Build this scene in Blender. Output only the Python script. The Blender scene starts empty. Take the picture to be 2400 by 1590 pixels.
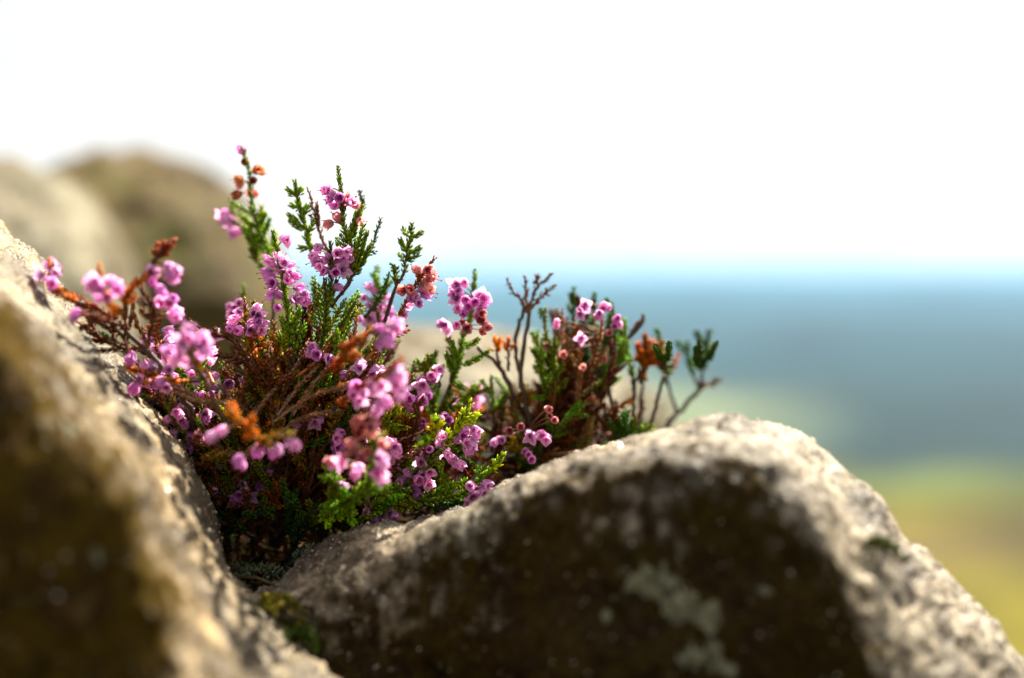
import bpy, math, random
import numpy as np
from mathutils import Vector, Matrix
R = math.radians
rnd = random.Random(11)
sc = bpy.context.scene

# ------------------------------------------------------------------ camera
FOCUS = 0.444
CAM = Vector((0.0, 0.0, 0.10))
PITCH = R(-2.87)
cd = bpy.data.cameras.new('camera'); cam = bpy.data.objects.new('camera', cd)
sc.collection.objects.link(cam); sc.camera = cam
cd.lens = 50; cd.sensor_width = 36; cd.clip_start = 0.01; cd.clip_end = 40000
cam.location = CAM; cam.rotation_euler = (R(90) + PITCH, 0, 0)
cd.dof.use_dof = True; cd.dof.focus_distance = FOCUS
cd.dof.aperture_fstop = 3.2; cd.dof.aperture_blades = 7; cd.dof.aperture_rotation = R(12)
FWD = Vector((0, math.cos(PITCH), math.sin(PITCH)))
RIGHT = Vector((1, 0, 0)); UP = RIGHT.cross(FWD)
DOFF = 0.0
def P(x, y, d=0.0):
    """point seen at photo pixel (x,y) of 2400x1590, d centimetres behind the plane of focus"""
    k = FOCUS + (d + DOFF) * 0.01
    return CAM + k * (FWD + RIGHT * ((x - 1200) / 2400 * .72) - UP * ((y - 795) / 2400 * .72))

# ------------------------------------------------------------------ sky, sun, exposure
SUN_EL, SUN_AZ = R(50), R(34)          # azimuth measured from +Y towards +X
w = bpy.data.worlds.new('World'); sc.world = w; w.use_nodes = True
nt = w.node_tree; nt.nodes.clear()
wo = nt.nodes.new('ShaderNodeOutputWorld'); bg = nt.nodes.new('ShaderNodeBackground')
sky = nt.nodes.new('ShaderNodeTexSky'); sky.sky_type = 'NISHITA'; sky.sun_disc = False
sky.sun_elevation = SUN_EL; sky.sun_rotation = SUN_AZ
sky.altitude = 400; sky.air_density = 1.0; sky.dust_density = 2.0; sky.ozone_density = 1.0
tc = nt.nodes.new('ShaderNodeTexCoord')
cn = nt.nodes.new('ShaderNodeTexNoise'); cn.inputs['Scale'].default_value = 2.2; cn.inputs['Detail'].default_value = 5
cr = nt.nodes.new('ShaderNodeMapRange'); cr.inputs['From Min'].default_value = .35; cr.inputs['From Max'].default_value = .65
cr.inputs['To Min'].default_value = .84; cr.inputs['To Max'].default_value = .88
# thin white cloud sheet: brightens smoothly towards the sun, as forward-scattering cloud does
sv = Vector((math.sin(SUN_AZ) * math.cos(SUN_EL), math.cos(SUN_AZ) * math.cos(SUN_EL), math.sin(SUN_EL)))
dp = nt.nodes.new('ShaderNodeVectorMath'); dp.operation = 'DOT_PRODUCT'; dp.inputs[1].default_value = sv
gm = nt.nodes.new('ShaderNodeMapRange'); gm.inputs['From Min'].default_value = -1; gm.inputs['From Max'].default_value = 1
gm.inputs['To Min'].default_value = 0; gm.inputs['To Max'].default_value = 1
pw = nt.nodes.new('ShaderNodeMath'); pw.operation = 'POWER'; pw.inputs[1].default_value = 1.6
ma = nt.nodes.new('ShaderNodeMath'); ma.operation = 'MULTIPLY_ADD'; ma.inputs[1].default_value = 8.2; ma.inputs[2].default_value = 1.6
hs = nt.nodes.new('ShaderNodeMix'); hs.data_type = 'RGBA'; hs.blend_type = 'MULTIPLY'; hs.inputs['Factor'].default_value = 1
hs.inputs['A'].default_value = (1.0, .985, .95, 1)
nt.links.new(tc.outputs['Generated'], dp.inputs[0]); nt.links.new(dp.outputs['Value'], gm.inputs['Value'])
c2 = nt.nodes.new('ShaderNodeMapRange'); c2.inputs['From Min'].default_value = .4; c2.inputs['From Max'].default_value = .6
c2.inputs['To Min'].default_value = .90; c2.inputs['To Max'].default_value = 1.06
n2 = nt.nodes.new('ShaderNodeTexNoise'); n2.inputs['Scale'].default_value = 7; n2.inputs['Detail'].default_value = 3
mv = nt.nodes.new('ShaderNodeMath'); mv.operation = 'MULTIPLY'
nt.links.new(tc.outputs['Generated'], n2.inputs['Vector']); nt.links.new(n2.outputs['Fac'], c2.inputs['Value'])
nt.links.new(gm.outputs['Result'], pw.inputs[0]); nt.links.new(pw.outputs[0], ma.inputs[0]); nt.links.new(ma.outputs[0], mv.inputs[0]); nt.links.new(c2.outputs['Result'], mv.inputs[1]); nt.links.new(mv.outputs[0], hs.inputs['B'])
mx = nt.nodes.new('ShaderNodeMix'); mx.data_type = 'RGBA'
nt.links.new(tc.outputs['Generated'], cn.inputs['Vector'])
nt.links.new(cn.outputs['Fac'], cr.inputs['Value']); nt.links.new(cr.outputs['Result'], mx.inputs['Factor'])
nt.links.new(sky.outputs['Color'], mx.inputs['A']); nt.links.new(hs.outputs['Result'], mx.inputs['B'])
nt.links.new(mx.outputs['Result'], bg.inputs['Color']); bg.inputs['Strength'].default_value = 0.050
nt.links.new(bg.outputs['Background'], wo.inputs['Surface'])
sd = bpy.data.lights.new('sun', 'SUN'); sun = bpy.data.objects.new('sun', sd); sc.collection.objects.link(sun)
sd.energy = 5.0; sd.angle = R(0.53); sd.color = (1.0, .91, .74)
sdir = Vector((math.sin(SUN_AZ) * math.cos(SUN_EL), math.cos(SUN_AZ) * math.cos(SUN_EL), math.sin(SUN_EL)))
sun.rotation_euler = sdir.to_track_quat('Z', 'Y').to_euler(); sun.location = (3, 4, 6)
sc.view_settings.view_transform = 'Standard'; sc.view_settings.look = 'None'
sc.view_settings.exposure = 1.78; sc.view_settings.gamma = 1.0; sc.view_settings.use_curve_mapping = False
sc.cycles.use_denoising = True
sc.cycles.max_bounces = 8; sc.cycles.volume_bounces = 1; sc.cycles.transmission_bounces = 6
sc.cycles.sample_clamp_indirect = 6.0

# ------------------------------------------------------------------ helpers
def nhash(ix, iy, iz, seed):
    h = (ix * 374761393 + iy * 668265263 + iz * 2147483647 + seed * 1274126177) & 0xffffffff
    h = ((h ^ (h >> 13)) * 1274126177) & 0xffffffff
    h = ((h ^ (h >> 16)) * 2246822519) & 0xffffffff
    return ((h ^ (h >> 15)) & 0xffff) / 65535.0 * 2 - 1
def noise3(p, freq, seed=0):
    q = p * freq; i = np.floor(q).astype(np.int64); f = q - i; f = f * f * f * (f * (f * 6 - 15) + 10)
    r = 0
    for dx in (0, 1):
        for dy in (0, 1):
            for dz in (0, 1):
                wgt = (f[:, 0] if dx else 1 - f[:, 0]) * (f[:, 1] if dy else 1 - f[:, 1]) * (f[:, 2] if dz else 1 - f[:, 2])
                r = r + wgt * nhash(i[:, 0] + dx, i[:, 1] + dy, i[:, 2] + dz, seed)
    return r
def fbm(p, freq, octv, gain=.5, seed=0):
    a, r = 1.0, 0
    for k in range(octv):
        r = r + a * noise3(p + 17.3 * k, freq, seed + k); a *= gain; freq *= 2.03
    return r
def catmull(pts, n):
    pts = [np.array(p, float) for p in pts]
    P0 = [2 * pts[0] - pts[1]] + pts + [2 * pts[-1] - pts[-2]]
    L = [0]
    for a, b in zip(pts[:-1], pts[1:]): L.append(L[-1] + max(np.linalg.norm(b - a), 1e-6))
    out = []
    for t in np.linspace(0, L[-1], n):
        k = min(max(int(np.searchsorted(L, t, 'right')) - 1, 0), len(pts) - 2)
        u = (t - L[k]) / (L[k + 1] - L[k])
        a, b, c, d = P0[k], P0[k + 1], P0[k + 2], P0[k + 3]
        out.append(.5 * (2 * b + (c - a) * u + (2 * a - 5 * b + 4 * c - d) * u * u + (3 * b - a - 3 * c + d) * u ** 3))
    return np.array(out)
def props(o, label=None, cat=None, group=None, kind=None):
    if label: o['label'] = label
    if cat: o['category'] = cat
    if group: o['group'] = group
    if kind: o['kind'] = kind
    return o
def empty(name, loc):
    o = bpy.data.objects.new(name, None); o.location = loc; o.empty_display_size = .01
    sc.collection.objects.link(o); return o
def link(name, me, parent=None, loc=None):
    o = bpy.data.objects.new(name, me); sc.collection.objects.link(o)
    if parent is not None:
        o.parent = parent; o.matrix_parent_inverse = Matrix.Identity(4)
    if loc is not None: o.location = loc
    return o
def mesh_np(name, V, F, mats, smooth=True, cols=None):
    me = bpy.data.meshes.new(name)
    me.from_pydata([tuple(v) for v in V] if not isinstance(V, list) else V, [], F)
    for m in mats: me.materials.append(m)
    if smooth: me.polygons.foreach_set('use_smooth', [True] * len(me.polygons))
    if cols is not None:
        a = me.color_attributes.new('Col', 'FLOAT_COLOR', 'POINT')
        a.data.foreach_set('color', np.concatenate([np.asarray(cols, float), np.ones((len(cols), 1))], 1).ravel())
    me.update(); return me
def grid_faces(nu, nv):
    i = np.arange(nu - 1)[:, None] * nv + np.arange(nv - 1)[None, :]
    return np.stack([i, i + nv, i + nv + 1, i + 1], -1).reshape(-1, 4).tolist()

# ------------------------------------------------------------------ materials
class NB:
    def __init__(s, name):
        s.m = bpy.data.materials.new(name); s.m.use_nodes = True; s.t = s.m.node_tree; s.t.nodes.clear()
        s.out = s.n('ShaderNodeOutputMaterial')
    def n(s, ty, **kw):
        nd = s.t.nodes.new(ty)
        for k, v in kw.items(): setattr(nd, k, v)
        return nd
    def l(s, a, b): s.t.links.new(a, b)
    def noise(s, vec, scale, detail=4, rough=.55):
        nd = s.n('ShaderNodeTexNoise'); nd.inputs['Scale'].default_value = scale
        nd.inputs['Detail'].default_value = detail; nd.inputs['Roughness'].default_value = rough
        s.l(vec, nd.inputs['Vector']); return nd.outputs['Fac']
    def ramp(s, fac, stops):
        nd = s.n('ShaderNodeValToRGB'); e = nd.color_ramp.elements
        while len(e) > 1: e.remove(e[-1])
        e[0].position = stops[0][0]; e[0].color = (*stops[0][1], 1)
        for p, c in stops[1:]:
            q = e.new(p); q.color = (*c, 1)
        s.l(fac, nd.inputs['Fac']); return nd.outputs['Color']
    def mix(s, fac, a, b, mode='MIX'):
        nd = s.n('ShaderNodeMix', data_type='RGBA', blend_type=mode)
        for v, k in ((fac, 'Factor'), (a, 'A'), (b, 'B')):
            if isinstance(v, (int, float)): nd.inputs[k].default_value = v
            elif isinstance(v, tuple): nd.inputs[k].default_value = (*v, 1)
            else: s.l(v, nd.inputs[k])
        return nd.outputs['Result']
    def math(s, op, a, b=0.0):
        nd = s.n('ShaderNodeMath', operation=op)
        for v, k in ((a, 0), (b, 1)):
            if isinstance(v, (int, float)): nd.inputs[k].default_value = v
            else: s.l(v, nd.inputs[k])
        return nd.outputs[0]

def rock_mat(name, pale, mid, dark, moss, dark_amt=.5, moss_amt=.5, scale=1.0, spec=.5, crust=None):
    b = NB(name); co = b.n('ShaderNodeTexCoord').outputs['Object']
    n1 = b.noise(co, 38 * scale, 6, .62); n2 = b.noise(co, 190 * scale, 5, .7); n3 = b.noise(co, 14 * scale, 4, .6)
    n4 = b.noise(co, 900 * scale, 3, .6); n5 = b.noise(co, 26 * scale, 5, .65)
    base = b.ramp(n2, [(.28, dark), (.42, mid), (.62, pale), (.8, tuple(min(1, c * 1.35) for c in pale))])
    blot = b.ramp(n1, [(.5 - .12 * dark_amt, (0, 0, 0)), (.62 - .06 * dark_amt, (1, 1, 1))])
    c = b.mix(b.math('MULTIPLY', b.math('SUBTRACT', 1.0, blot), .8), base, dark)
    ms = b.ramp(n5, [(.52, (0, 0, 0)), (.66, (1, 1, 1))])
    c = b.mix(b.math('MULTIPLY', ms, moss_amt), c, moss)
    pit = b.ramp(n4, [(.36, (.25, .25, .25)), (.5, (1, 1, 1))])
    c = b.mix(.75, c, pit, 'MULTIPLY')
    tint = b.ramp(n3, [(.35, (1.0, .93, .80)), (.6, (1, 1, 1)), (.75, (.86, .92, 1.0))])
    c = b.mix(1.0, c, tint, 'MULTIPLY')
    if crust:   # brown and olive lichen crust, with front-face shade painted into its colour
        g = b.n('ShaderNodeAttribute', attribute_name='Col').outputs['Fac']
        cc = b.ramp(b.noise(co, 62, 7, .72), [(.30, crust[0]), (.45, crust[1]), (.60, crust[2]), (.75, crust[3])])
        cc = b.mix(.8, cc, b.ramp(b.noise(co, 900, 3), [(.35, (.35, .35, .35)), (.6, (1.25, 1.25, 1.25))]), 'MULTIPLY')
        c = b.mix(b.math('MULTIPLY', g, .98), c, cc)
    pr = b.n('ShaderNodeBsdfPrincipled'); b.l(c, pr.inputs['Base Color'])
    b.l(b.ramp(b.noise(co, 1400 * scale, 2, .5), [(.35, (.9, .9, .9)), (.62, (.55, .55, .55)), (.72, (.28, .28, .28))]), pr.inputs['Roughness'])
    pr.inputs['Specular IOR Level'].default_value = spec
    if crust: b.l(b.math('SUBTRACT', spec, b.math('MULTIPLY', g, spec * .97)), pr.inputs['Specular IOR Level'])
    h = b.math('ADD', b.math('MULTIPLY', n2, .6), b.math('MULTIPLY', n4, .35))
    bp = b.n('ShaderNodeBump'); bp.inputs['Strength'].default_value = .9; bp.inputs['Distance'].default_value = .0016 / scale
    b.l(h, bp.inputs['Height']); b.l(bp.outputs['Normal'], pr.inputs['Normal'])
    b.l(pr.outputs[0], b.out.inputs['Surface']); return b.m

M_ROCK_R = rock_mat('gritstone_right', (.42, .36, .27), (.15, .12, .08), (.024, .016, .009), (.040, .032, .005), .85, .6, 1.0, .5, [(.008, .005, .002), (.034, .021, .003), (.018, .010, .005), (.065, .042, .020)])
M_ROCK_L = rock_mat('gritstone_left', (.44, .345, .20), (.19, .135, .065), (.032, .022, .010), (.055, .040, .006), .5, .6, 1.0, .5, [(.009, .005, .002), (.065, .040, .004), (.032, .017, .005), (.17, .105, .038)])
M_ROCK_B = rock_mat('gritstone_back', (.17, .13, .065), (.085, .062, .028), (.025, .018, .008), (.10, .10, .018), .8, .7, .30, .04)
M_ROCK_O = rock_mat('outcrop_stone', (.12, .10, .07), (.07, .055, .035), (.03, .024, .014), (.05, .05, .012), .9, .6, .35, .3)
M_ROCK_Q = rock_mat('gritstone_cream', (.34, .31, .25), (.27, .24, .18), (.13, .11, .075), (.16, .15, .06), .1, .3, .4, .1)
M_ROCK_P = rock_mat('gritstone_pale', (.36, .34, .27), (.27, .25, .19), (.12, .105, .075), (.14, .14, .04), .4, .6, .3, .04)

def attr_mat(name, translucent, rough=.45, jitter=.25, nscale=900, spec=.5, sat=1.0):
    b = NB(name); at = b.n('ShaderNodeAttribute', attribute_name='Col').outputs['Color']
    co = b.n('ShaderNodeTexCoord').outputs['Object']
    nz = b.noise(co, nscale, 3)
    k = b.ramp(nz, [(.3, (1 - jitter,) * 3), (.7, (1 + jitter,) * 3)])
    c = b.mix(1.0, at, k, 'MULTIPLY')
    hv = b.n('ShaderNodeHueSaturation'); b.l(c, hv.inputs['Color']); hv.inputs['Saturation'].default_value = sat
    rd = b.n('ShaderNodeObjectInfo').outputs['Random']
    b.l(b.math('ADD', b.math('MULTIPLY', rd, .5), .78), hv.inputs['Value'])
    b.l(b.math('ADD', b.math('MULTIPLY', rd, .03), .485), hv.inputs['Hue'])
    c = hv.outputs['Color']
    pr = b.n('ShaderNodeBsdfPrincipled'); b.l(c, pr.inputs['Base Color']); pr.inputs['Roughness'].default_value = rough
    pr.inputs['Specular IOR Level'].default_value = spec
    if translucent > 0:
        tr = b.n('ShaderNodeBsdfTranslucent'); b.l(c, tr.inputs['Color'])
        ms = b.n('ShaderNodeMixShader'); ms.inputs['Fac'].default_value = translucent
        b.l(pr.outputs[0], ms.inputs[1]); b.l(tr.outputs[0], ms.inputs[2]); b.l(ms.outputs[0], b.out.inputs['Surface'])
    else: b.l(pr.outputs[0], b.out.inputs['Surface'])
    b.pr = pr; return b.m
M_LEAF = attr_mat('heather_leaf', .58, .5, .3, 900, .3, 1.12)
M_BARK = attr_mat('heather_bark', 0, .6, .45, 1500)
M_PETAL = attr_mat('heather_petal', .66, .55, .12, 700, .2)
M_SOIL_BITS = attr_mat('plant_litter', .0, .9, .4, 1200, 0)

# ------------------------------------------------------------------ boulders
def loft(rings, nu, nv):
    C = np.array([catmull(r, nu) for r in rings])            # rings x nu x 3
    out = np.array([catmull([C[k, i] for k in range(len(rings))], nv) for i in range(nu)])
    return out                                              # nu x nv x 3
def displace(G, amp_list):
    nu, nv, _ = G.shape
    du = np.gradient(G, axis=0); dv = np.gradient(G, axis=1)
    N = np.cross(du, dv); N /= np.linalg.norm(N, axis=-1, keepdims=True) + 1e-12
    p = G.reshape(-1, 3); n = N.reshape(-1, 3)
    h = 0
    for f, o, a, sd_ in amp_list: h = h + a * fbm(p, f, o, .55, sd_)
    return p + n * h[:, None], n
def W(*px): return [tuple(P(*q)) for q in px]
def off(ring, *o):
    """shift a ring by world offsets"""
    return [(a + o[0], b + o[1], c + o[2]) for a, b, c in ring]

crest = W((430, 1560, -5), (560, 1440, -2.5), (690, 1366, -1), (760, 1312, -.6), (860, 1266, -.6), (980, 1226, -.6), (1080, 1204, -.5), (1140, 1186, -.6),
          (1175, 1158, -.8), (1235, 1128, -1), (1320, 1084, -1), (1450, 1044, -1.5), (1560, 1004, -2), (1640, 986, -2.2), (1740, 982, -2.5),
          (1800, 992, -2.6), (1860, 1014, -2.8), (1930, 1066, -3), (2025, 1146, -3.4), (2130, 1262, -4), (2260, 1392, -4.4), (2400, 1534, -5), (2540, 1680, -6), (2700, 1900, -7))
crest = [tuple(np.array(q) - np.array((0, 0, .0022))) for q in crest]
termi = W((480, 1700, -8), (590, 1560, -6.5), (700, 1455, -4.5), (850, 1375, -4.6), (1000, 1296, -5), (1150, 1228, -5.4), (1250, 1175, -6), (1350, 1134, -6.8), (1500, 1100, -7.6), (1640, 1092, -8),
          (1780, 1126, -8.2), (1900, 1200, -8.6), (1965, 1290, -9), (2020, 1400, -9.4), (2080, 1560, -10), (2140, 1720, -10.5), (2250, 1900, -11), (2400, 2150, -12))
CL = catmull(crest, 60); TL = catmull(termi, 60)
mid = CL * .5 + TL * .5 + np.array([0, 0, .004]); low = TL + np.array([-.002, -.010, -.022])
rings_r = [off(crest, 0, .11, -.22), off(crest, 0, .055, -.070), off(crest, 0, .022, -.016), crest, mid, termi, low,
           [tuple(p) for p in TL + np.array([-.004, -.016, -.07])], [tuple(p) for p in TL + np.array([-.004, -.012, -.2])]]
G = loft([list(map(tuple, r)) for r in rings_r], 520, 330)
V_r, N_r = displace(G, [(14, 3, .0040, 3), (70, 3, .0018, 9), (330, 3, .0007, 21), (900, 1, .00022, 31)])
def crust_shade(V, nu, nv, seed, v0=.59, w=.035):  # front-face mask below the rim: lichen crust plus painted shade
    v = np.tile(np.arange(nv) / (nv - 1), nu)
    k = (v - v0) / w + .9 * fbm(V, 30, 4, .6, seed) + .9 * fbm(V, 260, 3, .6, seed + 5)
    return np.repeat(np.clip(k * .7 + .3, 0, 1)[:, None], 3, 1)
right_boulder = link('boulder', mesh_np('right_boulder', V_r, grid_faces(520, 330), [M_ROCK_R], True, crust_shade(V_r, 520, 330, 61)))
props(right_boulder, 'broad humped boulder with dark front face and pale lichen patches, filling the lower right', 'boulder', 'boulders of the rocky outcrop')

crest = W((-360, 250, 7), (-180, 380, 5), (-60, 480, 3), (0, 540, 2), (60, 590, 1.2), (100, 628, .6), (140, 700, 0), (200, 770, -.2), (280, 858, -.2), (345, 968, -.3), (430, 1090, -.6),
          (490, 1212, -1.6), (545, 1330, -2.8), (610, 1408, -4), (700, 1490, -5.6), (800, 1585, -7), (900, 1690, -8.5), (1050, 1860, -10))
crest = [tuple(np.array(q) - np.array((0, 0, .0042 * max(0, 1 - i / 8)))) for i, q in enumerate(crest)]
midb = W((-420, 360, -1), (-260, 470, -3), (-120, 560, -4.5), (0, 650, -5.5), (50, 710, -6), (110, 800, -6.4), (170, 880, -6.8), (230, 960, -7), (290, 1040, -7.2), (350, 1140, -7.4),
         (410, 1240, -7.8), (470, 1340, -8.2), (540, 1430, -8.8), (620, 1520, -9.4), (690, 1620, -10), (760, 1720, -11), (900, 1900, -12))
termi = W((-460, 600, -10), (-200, 700, -11), (-60, 780, -11.6), (30, 850, -12), (120, 930, -12), (210, 1030, -12), (300, 1130, -12), (345, 1260, -12.4), (390, 1380, -12.8), (440, 1480, -13),
          (500, 1610, -13.4), (560, 1750, -14), (700, 1950, -15))
TL = catmull(termi, 60)
rings_l = [off(crest, -.10, .15, -.30), off(crest, -.05, .08, -.06), off(crest, -.015, .025, -.010), crest, midb, termi,
           [tuple(p) for p in TL + np.array([-.006, -.014, -.03])], [tuple(p) for p in TL + np.array([-.012, -.016, -.09])], [tuple(p) for p in TL + np.array([-.012, -.01, -.22])]]
G = loft(rings_l, 460, 320)
V_l, N_l = displace(G, [(13, 3, .0045, 103), (60, 3, .0019, 109), (300, 3, .00085, 121), (900, 1, .00022, 131)])
left_boulder = link('boulder', mesh_np('left_boulder', V_l, grid_faces(460, 320), [M_ROCK_L], True, crust_shade(V_l, 460, 320, 64, .625)))
props(left_boulder, 'large tan boulder sloping down from the left edge, nearest the lens', 'boulder', 'boulders of the rocky outcrop')

def blob_boulder(name, c, size, seed, mat, label, rot=0.0, amp=.10, nn=90):
    th = np.linspace(0, 2 * math.pi, nn * 2 + 1); ph = np.linspace(-math.pi / 2, math.pi / 2, nn)
    T, Ph = np.meshgrid(th, ph, indexing='ij')
    def se(v, e): return np.sign(v) * np.abs(v) ** e
    X = np.cos(Ph) * se(np.cos(T), .85); Y = np.cos(Ph) * se(np.sin(T), .85); Z = np.sin(Ph)
    D = np.stack([X, Y, Z], -1).reshape(-1, 3)
    n = 1 + amp * fbm(D, 1.3, 3, .5, seed) + .018 * fbm(D, 9, 3, .55, seed + 7)
    V = D * n[:, None] * np.array(size)
    ca, sa = math.cos(rot), math.sin(rot)
    V = np.stack([V[:, 0] * ca - V[:, 1] * sa, V[:, 0] * sa + V[:, 1] * ca, V[:, 2]], 1)
    o = link(name, mesh_np(name, V, grid_faces(nn * 2 + 1, nn), [mat]), None, c)
    return props(o, label, 'boulder', 'boulders of the rocky outcrop')
def at_depth(x, y, depth): return P(x, y, (depth - FOCUS) * 100)
blob_boulder('boulder', at_depth(285, 812, 1.45), (.175, .30, .205), 5, M_ROCK_B, 'blurred brown domed boulder rising highest behind the heather on the left', .3)
blob_boulder('boulder', at_depth(-30, 850, 1.02), (.095, .16, .138), 12, M_ROCK_P, 'blurred pale rounded boulder just behind the large tan one at the left edge', -.2)
blob_boulder('boulder', at_depth(1010, 1080, .80), (.145, .10, .082), 23, M_ROCK_Q, 'low pale blurred stone seen between the two heather clumps', .1)

# outcrop the boulders stand on
poly = [(-3.2, -1.4), (.42, -1.4), (.36, .18), (.15, .46), (.10, .75), (-.02, 1.05), (-.35, 1.9), (-1.2, 2.4), (-3.2, 2.4)]
def sdf(x, y):
    d = np.full(x.shape, 1e9); inside = np.zeros(x.shape, bool)
    for (x0, y0), (x1, y1) in zip(poly, poly[1:] + poly[:1]):
        ex, ey = x1 - x0, y1 - y0
        t = np.clip(((x - x0) * ex + (y - y0) * ey) / (ex * ex + ey * ey), 0, 1)
        d = np.minimum(d, np.hypot(x - x0 - t * ex, y - y0 - t * ey))
        c = ((y0 > y) != (y1 > y)) & (x < ex * (y - y0) / (ey if abs(ey) > 1e-9 else 1e-9) + x0)
        inside ^= c
    return np.where(inside, -d, d)
gx, gy = np.meshgrid(np.linspace(-4.4, 1.6, 260), np.linspace(-2.6, 3.6, 260), indexing='ij')
s_ = sdf(gx, gy)
pp = np.stack([gx, gy, gx * 0], -1).reshape(-1, 3)
gz = -.045 + np.where(s_ < 0, np.clip(s_, -.3, 0) * -.03, -s_ * 5.0) ; gz = np.maximum(gz, -3.6)
gz = gz.reshape(-1) + .02 * fbm(pp, 6, 4, .5, 44) + np.where(s_.reshape(-1) > .03, .15, 0) * fbm(pp, 2.3, 3, .5, 50)
gz = np.where(s_.reshape(-1) < .03, np.minimum(gz, -.012), gz)
V = np.stack([gx.reshape(-1), gy.reshape(-1), gz], 1)
props(link('rock_outcrop', mesh_np('rock_outcrop', V, grid_faces(260, 260), [M_ROCK_O])), kind='structure', label='rough gritstone bedrock under the boulders')

# ------------------------------------------------------------------ soil in the crevice
b = NB('peaty_soil'); co = b.n('ShaderNodeTexCoord').outputs['Object']
c = b.ramp(b.noise(co, 260, 6, .65), [(.3, (.003, .002, .001)), (.55, (.010, .006, .003)), (.75, (.022, .014, .007))])
pr = b.n('ShaderNodeBsdfPrincipled'); b.l(c, pr.inputs['Base Color']); pr.inputs['Roughness'].default_value = 1; pr.inputs['Specular IOR Level'].default_value = 0
b.l(pr.outputs[0], b.out.inputs['Surface']); M_SOIL = b.m
def soil_h(x, y):
    t = np.clip((x + .02) / .10, 0, 1); t = t * t * (3 - 2 * t)
    back = np.clip((y - .44) / .06, 0, 1)
    return .001 + .028 * t * back - .03 * np.clip((.42 - y) / .05, 0, 1)
gx, gy = np.meshgrid(np.linspace(-.14, .145, 260), np.linspace(.36, .66, 260), indexing='ij')
pp = np.stack([gx, gy, gx * 0], -1).reshape(-1, 3)
edge = np.maximum(np.maximum((gx - .095) / .05, (gy - .60) / .05), (-.125 - gx) / .03)
gz = soil_h(gx, gy).reshape(-1) - .06 * np.clip(edge.reshape(-1), 0, 1) ** 1.5 + .0035 * fbm(pp, 45, 4, .6, 70) + .0008 * fbm(pp, 500, 2, .6, 75)
V = np.stack([gx.reshape(-1), gy.reshape(-1), gz], 1)
props(link('soil', mesh_np('soil', V, grid_faces(260, 260), [M_SOIL])), kind='structure', label='dark peaty soil in the crevice between the boulders')

# ------------------------------------------------------------------ moorland valley, hills, haze
prof = [(0, -3.4), (6, -3.3), (12, -3.8), (30, -7.0), (80, -15.6), (200, -34), (400, -58), (700, -80), (1100, -93), (1600, -97), (2500, -92), (4000, -80), (6000, -66), (9500, -45)]
pr_r = np.array([math.log(max(a, 1)) for a, _ in prof]); pr_z = np.array([z for _, z in prof])
rr = np.exp(np.linspace(math.log(.9), math.log(9500), 190)); na = 300
A, RR = np.meshgrid(np.linspace(0, 2 * math.pi, na + 1), rr, indexing='ij')
X, Y = RR * np.sin(A), RR * np.cos(A)
pp = np.stack([X, Y, X * 0], -1).reshape(-1, 3)
Z = np.interp(np.log(RR), pr_r, pr_z).reshape(-1); rf = RR.reshape(-1)
Z = Z + np.clip(rf / 900, 0, 1) * (16 * noise3(pp, 1 / 1400, 5) + 6 * noise3(pp, 1 / 500, 6)) * np.clip((11000 - rf) / 9000, .25, 1) + np.clip(rf / 60, 0, 1) * .8 * noise3(pp, 1 / 22, 8)
V = np.stack([X.reshape(-1), Y.reshape(-1), Z], 1)
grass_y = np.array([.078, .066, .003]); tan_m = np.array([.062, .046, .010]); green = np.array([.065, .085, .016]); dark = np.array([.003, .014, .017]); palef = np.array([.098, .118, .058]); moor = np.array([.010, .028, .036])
xs, ys = X.reshape(-1), Y.reshape(-1); ang = np.arctan2(xs, ys)
jit = .25 * noise3(pp / (rf[:, None] + 20), 6, 12); lr = np.log(np.maximum(rf, 1)) + jit
cols = np.zeros((len(xs), 3))
def band(c, lo, hi, soft=.25):
    k = np.clip((lr - math.log(lo)) / soft, 0, 1) * np.clip((math.log(hi) - lr) / soft, 0, 1)
    return k
cols[:] = grass_y
def lay(c, k):
    global cols
    cols = cols * (1 - k[:, None]) + np.array(c) * k[:, None]
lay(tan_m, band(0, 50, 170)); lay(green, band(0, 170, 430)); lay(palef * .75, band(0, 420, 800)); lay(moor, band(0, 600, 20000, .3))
# conifer plantation, running down to the right across the far slope; pale pasture left of it
lay(dark, band(0, 290, 2600, .2) * np.clip((ang - .05) / .12, 0, 1) * np.clip((lr - (7.35 - 6.0 * ang)) / .25 * 1 + 1, 0, 1))
lay(palef, band(0, 430, 1500, .3) * np.clip((.24 - ang) / .12, 0, 1))
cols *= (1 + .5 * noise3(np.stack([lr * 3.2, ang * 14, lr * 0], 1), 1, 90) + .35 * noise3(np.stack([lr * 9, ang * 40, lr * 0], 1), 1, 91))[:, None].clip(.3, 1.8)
b = NB('moorland'); at = b.n('ShaderNodeAttribute', attribute_name='Col').outputs['Color']; co = b.n('ShaderNodeTexCoord').outputs['Object']
k = b.ramp(b.noise(co, .06, 6, .7), [(.3, (.6, .6, .6)), (.7, (1.3, 1.3, 1.3))])
k2 = b.ramp(b.noise(co, 3.0, 4, .7), [(.3, (.75, .75, .75)), (.7, (1.2, 1.2, 1.2))])
c = b.mix(1.0, b.mix(1.0, at, k, 'MULTIPLY'), k2, 'MULTIPLY')
pr = b.n('ShaderNodeBsdfPrincipled'); b.l(c, pr.inputs['Base Color']); pr.inputs['Roughness'].default_value = .95; pr.inputs['Specular IOR Level'].default_value = .1
b.l(pr.outputs[0], b.out.inputs['Surface'])
props(link('moorland', mesh_np('moorland', V, grid_faces(na + 1, 190), [b.m], True, cols)), kind='structure', label='blurred moorland valley of olive grass, pasture and blue hazy hills')

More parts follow.
